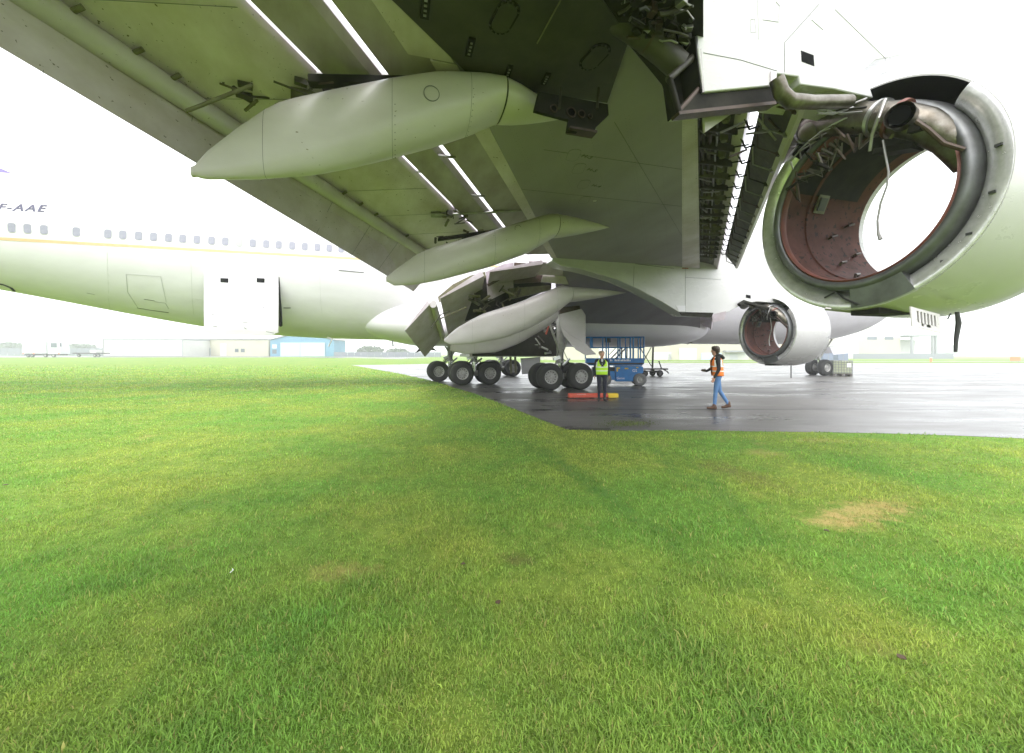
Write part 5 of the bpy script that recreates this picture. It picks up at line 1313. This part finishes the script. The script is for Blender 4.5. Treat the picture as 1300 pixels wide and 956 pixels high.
    for r_ in range(len(zs_) - 1):
        z = zs_[r_]; t = (z - .93) / .53
        for i in range(n_):
            q = 2 * math.pi * (i + .5) / n_; qa = min(q, 2 * math.pi - q)
            if vest['open'] and qa < vest['open'] + 1.05 * sstep(.45, 1.0, t) * vest.get('vee', 1): continue
            if t > .62 and abs(qa - math.pi / 2) < .42 * sstep(.60, .75, t): continue      # arm holes
            mi = 1 if (zs_[r_] in (1.00 + .0, 1.05, 1.18)) and zs_[r_ + 1] - zs_[r_] < .04 else 0
            if zs_[r_] >= 1.21 and (.95 < qa < 1.25 or 1.95 < qa < 2.3): mi = 1
            fs.append((r_ * n_ + i, r_ * n_ + (i + 1) % n_, (r_ + 1) * n_ + (i + 1) % n_, (r_ + 1) * n_ + i)); ms.append(mi)
    vm.v = [tuple(v) for r_ in rows for v in r_]; vm.f = fs; vm.m = ms
    vo = vm.build('vest', [vest['mat'], 'reflector'], body, smooth=60)
    sm = vo.modifiers.new('t', 'SOLIDIFY'); sm.thickness = .008; sm.offset = 1
    return root, P, body
hb = -YAW
# standing worker in a yellow vest, facing the camera
p1 = ground(764, 509.5)
stand = dict(pelvis=(0, 0, .95), chest=(.01, 0, 1.33), neck=(.0, 0, 1.46), head=(.02, 0, 1.545), look=R(6),
    shl=(.0, .185, 1.40), ell=(-.05, .245, 1.13), wrl=(.0, .25, .90), hal=(.02, .245, .78),
    shr=(.0, -.185, 1.40), elr=(-.05, -.245, 1.13), wrr=(.0, -.25, .90), har=(.02, -.245, .78),
    hipl=(0, .095, .92), knl=(.02, .10, .50), anl=(-.02, .095, .09), tol=(.15, .13, .040), sol=(0, 0, .042),
    hipr=(0, -.095, .92), knr=(.02, -.10, .50), anr=(-.02, -.095, .09), tor=(.15, -.13, .040), sor=(0, 0, .042))
W1, _, _ = human((p1.x, p1.y, 0), math.atan2(-p1.y, -p1.x) + R(8), 1.74, 'standing worker in yellow safety vest and dark clothes facing the camera',
      ['skin_tone', 'navy_cloth', 'navy_cloth', 'shoe_black', 'hair_grey', 'shirt'], stand, dict(mat='hi_yellow', open=.06, vee=.75), .001, dict(shirt=1))
# walking worker in an orange vest, heading to the left
p2 = ground(911, 519.5)
walk = dict(pelvis=(.0, 0, .94), chest=(.035, 0, 1.32), neck=(.045, 0, 1.45), head=(.06, 0, 1.54), look=R(-28),
    shl=(.03, .185, 1.39), ell=(.02, .235, 1.12), wrl=(.13, .235, .90), hal=(.17, .23, .80),
    shr=(.03, -.185, 1.39), elr=(.08, -.235, 1.14), wrr=(.24, -.20, 1.05), har=(.33, -.18, 1.07),
    hipl=(.01, .09, .91), knl=(.07, .09, .50), anl=(.10, .085, .09), tol=(.27, .09, .042), sol=(0, 0, .042),
    hipr=(-.01, -.09, .91), knr=(-.07, -.09, .51), anr=(-.30, -.085, .135), tor=(-.14, -.09, .050), sor=(0, 0, .085))
W2, P2, B2 = human((p2.x, p2.y, 0), math.pi - YAW - R(14), 1.86, 'walking worker in orange safety vest, blue jeans and brown boots', ['skin_tone', 'black_cloth', 'denim', 'boot_brown', 'hair_brown', 'shirt'], walk, dict(mat='hi_orange', open=.30, vee=.35), .012, dict(hood=1, glove='r'))

# ================================================================== FAR THINGS
def far(px0, px1, Z, left=False):
    u = (px1 - px0) / F * Z; c_ = (px0 + px1) / 2
    X = (c_ - 650) / F * Z
    p = cw(X, Z); p.z = rise(X, Z) - .02
    a = -YAW
    l_ = LB((p, Vector((math.cos(a), math.sin(a), 0)), Vector((-math.sin(a), math.cos(a), 0)))); l_.hw = u / 2; l_.Z = Z
    l_.zz = lambda py: max(.05, H + (HZ - py) / F * Z - p.z)
    return l_
def corr(l_, name, m, parent, u0, u1, v0, v1, z0, z1, step=.9):
    mb = MB(); l_.box(mb, u0, u1, v0, v1, z0, z1)
    o = mb.build(name, m, parent); k_ = int((u1 - u0) / step)
    rb_ = None
    for i in range(k_ + 1):
        u = u0 + (u1 - u0) * i / max(1, k_)
        mb = MB(); l_.box(mb, u - .05, u + .05, v0 - .06, v0 - .002, z0 + .02, z1 - .02); mb.build('cladding_rib', m, o)
    return o
# blue hangar with sliding doors
l_ = far(343, 424, 130); h_ = l_.hw
HG = thing('blue_hangar', l_.o, 'blue gabled hangar with closed pale sliding doors across the grass', 'hangar')
ev, rg = l_.zz(432), l_.zz(424)
l_.poly('wall', 'cladding_blue', HG, [(-h_, 0), (h_, 0), (h_, ev), (h_ * .25, rg), (-h_ * .25, rg), (-h_, ev)], 0, 9)
l_.poly('roof', 'roof_grey', HG, [(-h_ - .4, ev), (-h_ * .25, rg + .05), (h_ * .25, rg + .05), (h_ + .4, ev), (h_ + .4, ev + .25), (h_ * .25, rg + .3), (-h_ * .25, rg + .3), (-h_ - .4, ev + .25)], -.3, 9.3)
dz = l_.zz(435)
for (a, c) in ((-.66, -.06), (-.04, .72)): corr(l_, 'sliding_door', 'door_panel', HG, h_ * a, h_ * c, -.25, -.03, .05, dz, .8)
l_.part('window', 'decal_white', HG, [(-h_ * .93, -h_ * .80, -.06, -.01, dz * .6, dz * .85)]); l_.part('window', 'far_glass', HG, (-h_ * .93, -h_ * .80, -.06, -.01, dz * .2, dz * .5))
# long low cream building
l_ = far(232, 341, 133); h_ = l_.hw
LO = thing('low_building', l_.o, 'long low cream building beside the blue hangar', 'building')
t_ = l_.zz(431); l_.part('wall', 'cladding_cream', LO, (-h_, h_, 0, 15, 0, t_)); l_.part('roof', 'roof_grey', LO, (-h_ - .2, h_ + .2, -.3, 15.2, t_, t_ + .25))
for (a, c, m, zt) in ((-.95, -.35, 'door_panel', .45), (-.12, .02, 'cladding_white', .75), (.22, .30, 'far_glass', .45), (.36, .44, 'far_glass', .45)):
    l_.part('window' if m == 'far_glass' else 'door', m, LO, (h_ * a, h_ * c, -.12, -.01, .1 if m != 'far_glass' else t_ * .25, t_ * zt))
for k_ in range(8): l_.part('post', 'roof_grey', LO, (h_ * (-.95 + .085 * k_) - .1, h_ * (-.95 + .085 * k_) + .1, -.3, -.13, .05, t_ * .5))
# white shed
l_ = far(131, 232, 122); h_ = l_.hw
SH = thing('white_shed', l_.o, 'big plain white flat-roofed shed at the far grass edge', 'shed')
t_ = l_.zz(431.5); corr(l_, 'wall', 'cladding_white', SH, -h_, h_, 0, 14, 0, t_, 1.6); l_.part('roof_trim', 'roof_grey', SH, (-h_ - .1, h_ + .1, -.12, 14.1, t_, t_ + .3))
for a in (-1, 1): l_.part('corner_trim', 'roof_grey', SH, (a * h_ - .12, a * h_ + .12, -.14, -.07, 0, t_))
l_.part('plinth', 'roof_grey', SH, (-h_ + .2, h_ - .2, -.10, -.064, 0, .3))
# lorry
l_ = far(28, 76, 108); h_ = l_.hw
TR = thing('box_lorry', l_.o, 'white box lorry with low red lights parked far off on the taxiway', 'truck')
t_ = l_.zz(431); l_.part('cargo_box', 'trailer_white', TR, (-h_, h_ * .28, 0, 2.6, t_ * .22, t_), .05); l_.poly('cab', 'trailer_white', TR, [(h_ * .32, t_ * .18), (h_, t_ * .18), (h_, t_ * .5), (h_ * .9, t_ * .92), (h_ * .32, t_ * .95)], .1, 2.5, .05)
l_.part('cab_window', 'far_glass', TR, (h_ * .5, h_ * .82, .06, .09, t_ * .55, t_ * .8)); l_.part('chassis', 'steel_dark', TR, (-h_ * .95, h_ * .95, .4, 2.2, t_ * .12, t_ * .2))
for u in (-.72, -.5, .2, .62): wheel_part(l_, TR, h_ * u, .25, .5, .5, .3, tyre='rubber', hub='rim_paint')
for u in (-.98, -.42, .9): l_.part('lamp', 'far_orange', TR, (h_ * u, h_ * u + .5, -.05, -.01, t_ * .18, t_ * .25))
l_.part('mud_guard', 'far_dark', TR, (-h_ * .9, -h_ * .45, .0, .1, t_ * .1, t_ * .16)); l_.part('mirror', 'far_dark', TR, (h_ * 1.02, h_ * 1.07, -.1, .1, t_ * .6, t_ * .8))
# empty flat trailer beside the shed
l_ = far(92, 129, 112); h_ = l_.hw
FT_ = thing('flat_trailer', l_.o, 'low empty flat trailer between the lorry and the white shed', 'trailer')
l_.part('deck', 'steel_dark', FT_, (-h_, h_, 0, 2.4, .9, 1.2)); l_.part('load', 'cladding_white', FT_, (h_ * .1, h_ * .55, .3, 2, 1.2, 2.0), .05)
for u in (-.6, .5, .75): wheel_part(l_, FT_, h_ * u, .2, .45, .45, .3, tyre='rubber')
# long cream terminal on the other side of the apron
l_ = far(690, 1012, 118); h_ = l_.hw
TM = thing('cream_terminal', l_.o, 'long cream terminal building seen under the airliner belly', 'building')
t_ = l_.zz(424); l_.part('wall', 'cladding_cream', TM, (-h_, h_, 0, 18, 0, t_)); l_.part('roof', 'roof_grey', TM, (-h_ - .3, h_ + .3, -.4, 18.3, t_, t_ + .4))
for (a, c, z0, z1, m) in ((830, 852, 458, 447, 'cladding_white'), (848, 852, 457, 449, 'container_blue'), (862, 884, 458, 442, 'cladding_white'), (890, 916, 458, 448, 'door_panel'), (918, 950, 458, 448, 'cladding_white'), (926, 936, 458, 449, 'trailer_white'), (760, 800, 458, 440, 'cladding_white')):
    f_ = lambda px: (px - 650) / F * l_.Z - (851 - 650) / F * l_.Z
    l_.part('door' if m != 'far_glass' else 'window', m, TM, (f_(a), f_(c), -.15 - .02 * (a % 3), -.02, .05, l_.zz(z1)))
l_.part('canopy', 'roof_grey', TM, (f_(917), f_(946), -2.0, -.3, l_.zz(447), l_.zz(445)))
# hangar in the haze on the right
l_ = far(1076, 1190, 150); h_ = l_.hw
RH = thing('glazed_hangar', l_.o, 'large pale hangar with curved roof and glazed upper band in the mist', 'hangar')
f_ = lambda px: (px - 1133) / F * 150
e_ = l_.zz(429)
l_.part('wall', 'cladding_cream', RH, (f_(1082), f_(1143), 0, 20, 0, e_)); l_.part('annexe', 'cladding_white', RH, (f_(1066), f_(1084), -2, 14, 0, l_.zz(437)))
l_.poly('roof', 'cladding_white', RH, [(f_(1092), e_), (f_(1146), e_), (f_(1140), l_.zz(421)), (f_(1120), l_.zz(415)), (f_(1104), l_.zz(414)), (f_(1095), l_.zz(420))], 0, 24)
for (a, c) in ((1101, 1113), (1123, 1134)): l_.part('window', 'far_glass', RH, (f_(a), f_(c), -.1, -.01, l_.zz(431.5), l_.zz(427.5)))
l_.part('canopy_roof', 'roof_grey', RH, (f_(1143), f_(1180), -3, 14, l_.zz(427), l_.zz(425.5)))
for px in (1148, 1174, 1178): l_.part('column', 'roof_grey', RH, (f_(px), f_(px + 2), -2.8, -2.2, 0, l_.zz(427)))
l_.part('inner_wall', 'cladding_white', RH, (f_(1152), f_(1172), 3, 12, 0, l_.zz(431)))
l_.part('blast_wall', 'fence_grey', RH, (f_(1070), f_(1192), -5, -4.6, 0, l_.zz(449)))
# containers behind the nose gear
for (a, c, py, Z_, lab) in ((1045, 1058, 440, 95, 'tall blue container standing beyond the nose wheel strut'), (1064, 1077, 445, 97, 'low blue container standing beyond the caged tank')):
    l_ = far(a, c, Z_); t_ = l_.zz(py); C_ = thing('blue_container', l_.o, lab, 'container', 'blue containers')
    l_.part('box', 'container_blue', C_, (-l_.hw, l_.hw, 0, 2.4, .1, t_), .03); l_.part('door_bar', 'fence_grey', C_, [(-.06, .06, -.06, -.01, .2, t_ - .1)])
# far boundary fences, trees, grey houses
def fence(px0, px1, Z, py, lab, n_):
    l_ = far(px0, px1, Z); t_ = l_.zz(py); fo = thing('boundary_fence', l_.o, lab, 'fence')
    for i in range(n_ + 1): l_.part('post', 'fence_grey', fo, (-l_.hw + 2 * l_.hw * i / n_ - .06, -l_.hw + 2 * l_.hw * i / n_ + .06, -.1, -.005, 0, t_ + .1))
    for i in range(n_): l_.part('panel', 'fence_grey', fo, (-l_.hw + 2 * l_.hw * i / n_ + .1, -l_.hw + 2 * l_.hw * (i + 1) / n_ - .1, 0, .06, .1, t_))
    return fo
fence(-60, 130, 150, 442, 'grey boundary fence behind the lorry and trailer', 22)
fence(424, 560, 128, 447, 'low grey boundary fence between the blue hangar and the rear wheels', 16)
rn = random.Random(77)
def tree(px, Z, top, wpx, lab):
    l_ = far(px - wpx / 2, px + wpx / 2, Z); t_ = l_.zz(top); T = thing('tree', l_.o, lab, 'tree', 'misty trees on the horizon')
    mb = MB(); mb.tube([l_.P(0, 0, 0), l_.P(.1, 0, t_ * .5), l_.P(0, 0, t_ * .8)], [.35, .25, .08], 8)
    for i in range(5): 
        a = rn.uniform(0, 6.28); mb.tube([l_.P(0, 0, t_ * rn.uniform(.3, .5)), l_.P(l_.hw * .6 * math.cos(a), l_.hw * .6 * math.sin(a), t_ * rn.uniform(.6, .85))], [.14, .04], 6)
    mb.build('trunk', 'pallet', T)
    mb = MB()
    for i in range(420):
        a = rn.uniform(0, 6.28); r_ = rn.random() ** .5; z = t_ * rn.uniform(.22, 1.0); k_ = math.sin(math.pi * min(1, max(.05, (z / t_ - .15) / .9))) ** .6
        c_ = l_.P(l_.hw * r_ * k_ * math.cos(a), l_.hw * r_ * k_ * math.sin(a), z)
        u_ = Vector((rn.uniform(-1, 1), rn.uniform(-1, 1), rn.uniform(-1, 1))) * l_.hw * .12; v_ = Vector((rn.uniform(-1, 1), rn.uniform(-1, 1), rn.uniform(-1, 1))) * l_.hw * .12
        mb.add([c_ - u_, c_ + v_, c_ + u_, c_ - v_], [(0, 1, 2, 3)])
    mb.build('crown', 'leaf_far', T, smooth=0, norm=False)
for i, (px, Z, top, wpx, lab) in enumerate(((470, 210, 440, 34, 'misty tree just right of the blue hangar'), (505, 220, 443, 30, 'low misty tree behind the rear wheels'), (1215, 430, 440, 50, 'misty tree right of the glazed hangar'), (1262, 440, 438, 55, 'broad misty tree near the picture edge on the right'), (12, 215, 436, 40, 'misty tree at the far left behind the lorry'), (100, 220, 438, 44, 'misty tree behind the flat trailer'))):
    tree(px, Z, top, wpx, lab)
# marker boards at the far verge
l_ = far(1283, 1296, 86); MK = thing('marker_board', l_.o, 'low orange marker board on the far verge', 'marker'); l_.part('board', 'far_orange', MK, (-l_.hw, l_.hw, 0, .1, .25, .25 + .9), .03)
for u in (-.7, .7): l_.part('leg', 'roof_grey', MK, (u * l_.hw - .05, u * l_.hw + .05, .02, .08, 0, .3))
l_ = far(1181, 1184, 84); MK = thing('marker_post', l_.o, 'small orange marker post on the verge below the hangar', 'marker'); l_.part('post', 'far_orange', MK, (-.18, .18, 0, .2, 0, .9), .05); l_.part('cap', 'decal_white', MK, (-.19, .19, -.01, .21, .9, 1.0))

# ---------------------------------------------------------------- small things on the ground
def scrap(px, py, s_, m, lab, cat, name, seed):
    rn = random.Random(seed); p = ground(px, py); mb = MB(); n_ = 9; zoff = .012 if name != 'fallen_leaf' else .030
    top = [p + Vector((math.cos(6.283 * i / n_) * s_ * rn.uniform(.6, 1.1), math.sin(6.283 * i / n_) * s_ * rn.uniform(.5, 1.0), zoff + rn.uniform(0, s_ * .25))) for i in range(n_)]
    mb.plate(top, (0, 0, .004)); return tag(mb.build(name, m, smooth=0), lab, cat)
scrap(512, 473, .35, 'litter_white', 'white sheet lying on the apron beside the grass edge', 'sheet', 'white_sheet', 1)
scrap(525, 478, .28, 'litter_white', 'small white sheet lying close to the rear wheels', 'sheet', 'white_sheet', 2)
for i, (px, py) in enumerate(((7, 619), (101, 509), (1237, 557), (588, 721), (632, 770), (1144, 841), (879, 681), (1049, 678))):
    pass
scrap(7, 619, .028, 'leaf_brown', 'brown fallen leaf at the left picture edge on the lawn', 'leaf', 'fallen_leaf', 3)
scrap(588, 721, .020, 'leaf_brown', 'brown fallen leaf on the middle of the lawn', 'leaf', 'fallen_leaf', 4)
scrap(632, 771, .020, 'leaf_brown', 'dark fallen leaf low in the middle of the lawn', 'leaf', 'fallen_leaf', 5)
scrap(1144, 842, .024, 'leaf_brown', 'brown fallen leaf low on the right of the lawn', 'leaf', 'fallen_leaf', 6)
scrap(1049, 678, .03, 'leaf_brown', 'brown clod below the dead grass patch', 'leaf', 'fallen_leaf', 7)
p = ground(292, 734); mb = MB(); mb.tube([p + Vector((0, 0, .04)), p + Vector((.01, .03, .042)), p + Vector((-.004, .055, .04))], .0028, 6); tag(mb.build('pale_twig', 'litter_white'), 'thin pale twig lying on the lawn', 'twig')
# slot drain at the apron edge and moss on the asphalt
p, q = ground(722, 546), ground(776, 547); d = (q - p).normalized(); nrm = Vector((-d.y, d.x, 0))
DR = thing('slot_drain', p, 'dark grated slot drain along the grass edge of the apron', 'drain'); L_ = (q - p).length
MB().obox((p + q) / 2 + nrm * .08 + Vector((0, 0, .012)), d * L_ / 2, nrm * .07, Vector((0, 0, .006))).build('channel', 'drain', DR)
for i in range(24):
    MB().obox(p + d * L_ * (i + .5) / 24 + nrm * .08 + Vector((0, 0, .022)), d * .012, nrm * .065, Vector((0, 0, .006))).build('bar', 'steel_dark', DR)
rn = random.Random(5); mb = MB()
for i in range(900):
    p = ground(rn.gauss(798, 16), rn.gauss(538, 2.2)) + Vector((0, 0, .006)); a = rn.uniform(0, 6.28); s_ = rn.uniform(.012, .03)
    mb.add([p, p + Vector((math.cos(a) * s_, math.sin(a) * s_, 0)), p + Vector((math.cos(a + 1) * s_ * .6, math.sin(a + 1) * s_ * .6, s_ * .8))], [(0, 1, 2)])
tag(mb.build('moss', 'moss', smooth=0, norm=False), 'patch of moss growing on the asphalt', 'moss', kind='stuff')

# ---------------------------------------------------------------- haze
hm_ = bpy.data.materials.new('haze'); hm_.use_nodes = True; n = hm_.node_tree.nodes; n.clear()
vo_ = n.new('ShaderNodeVolumePrincipled'); vo_.inputs['Color'].default_value = (.95, .97, 1, 1); vo_.inputs['Density'].default_value = 0.0015; vo_.inputs['Anisotropy'].default_value = 0.0
ou = n.new('ShaderNodeOutputMaterial'); hm_.node_tree.links.new(vo_.outputs[0], ou.inputs['Volume'])
MATS['haze'] = hm_
hb_ = MB().box((-900, -900, -1.2), (900, 900, 24)).build('haze', 'haze', smooth=0)
tag(hb_, 'thin pale mist over the airfield', 'mist', kind='stuff')
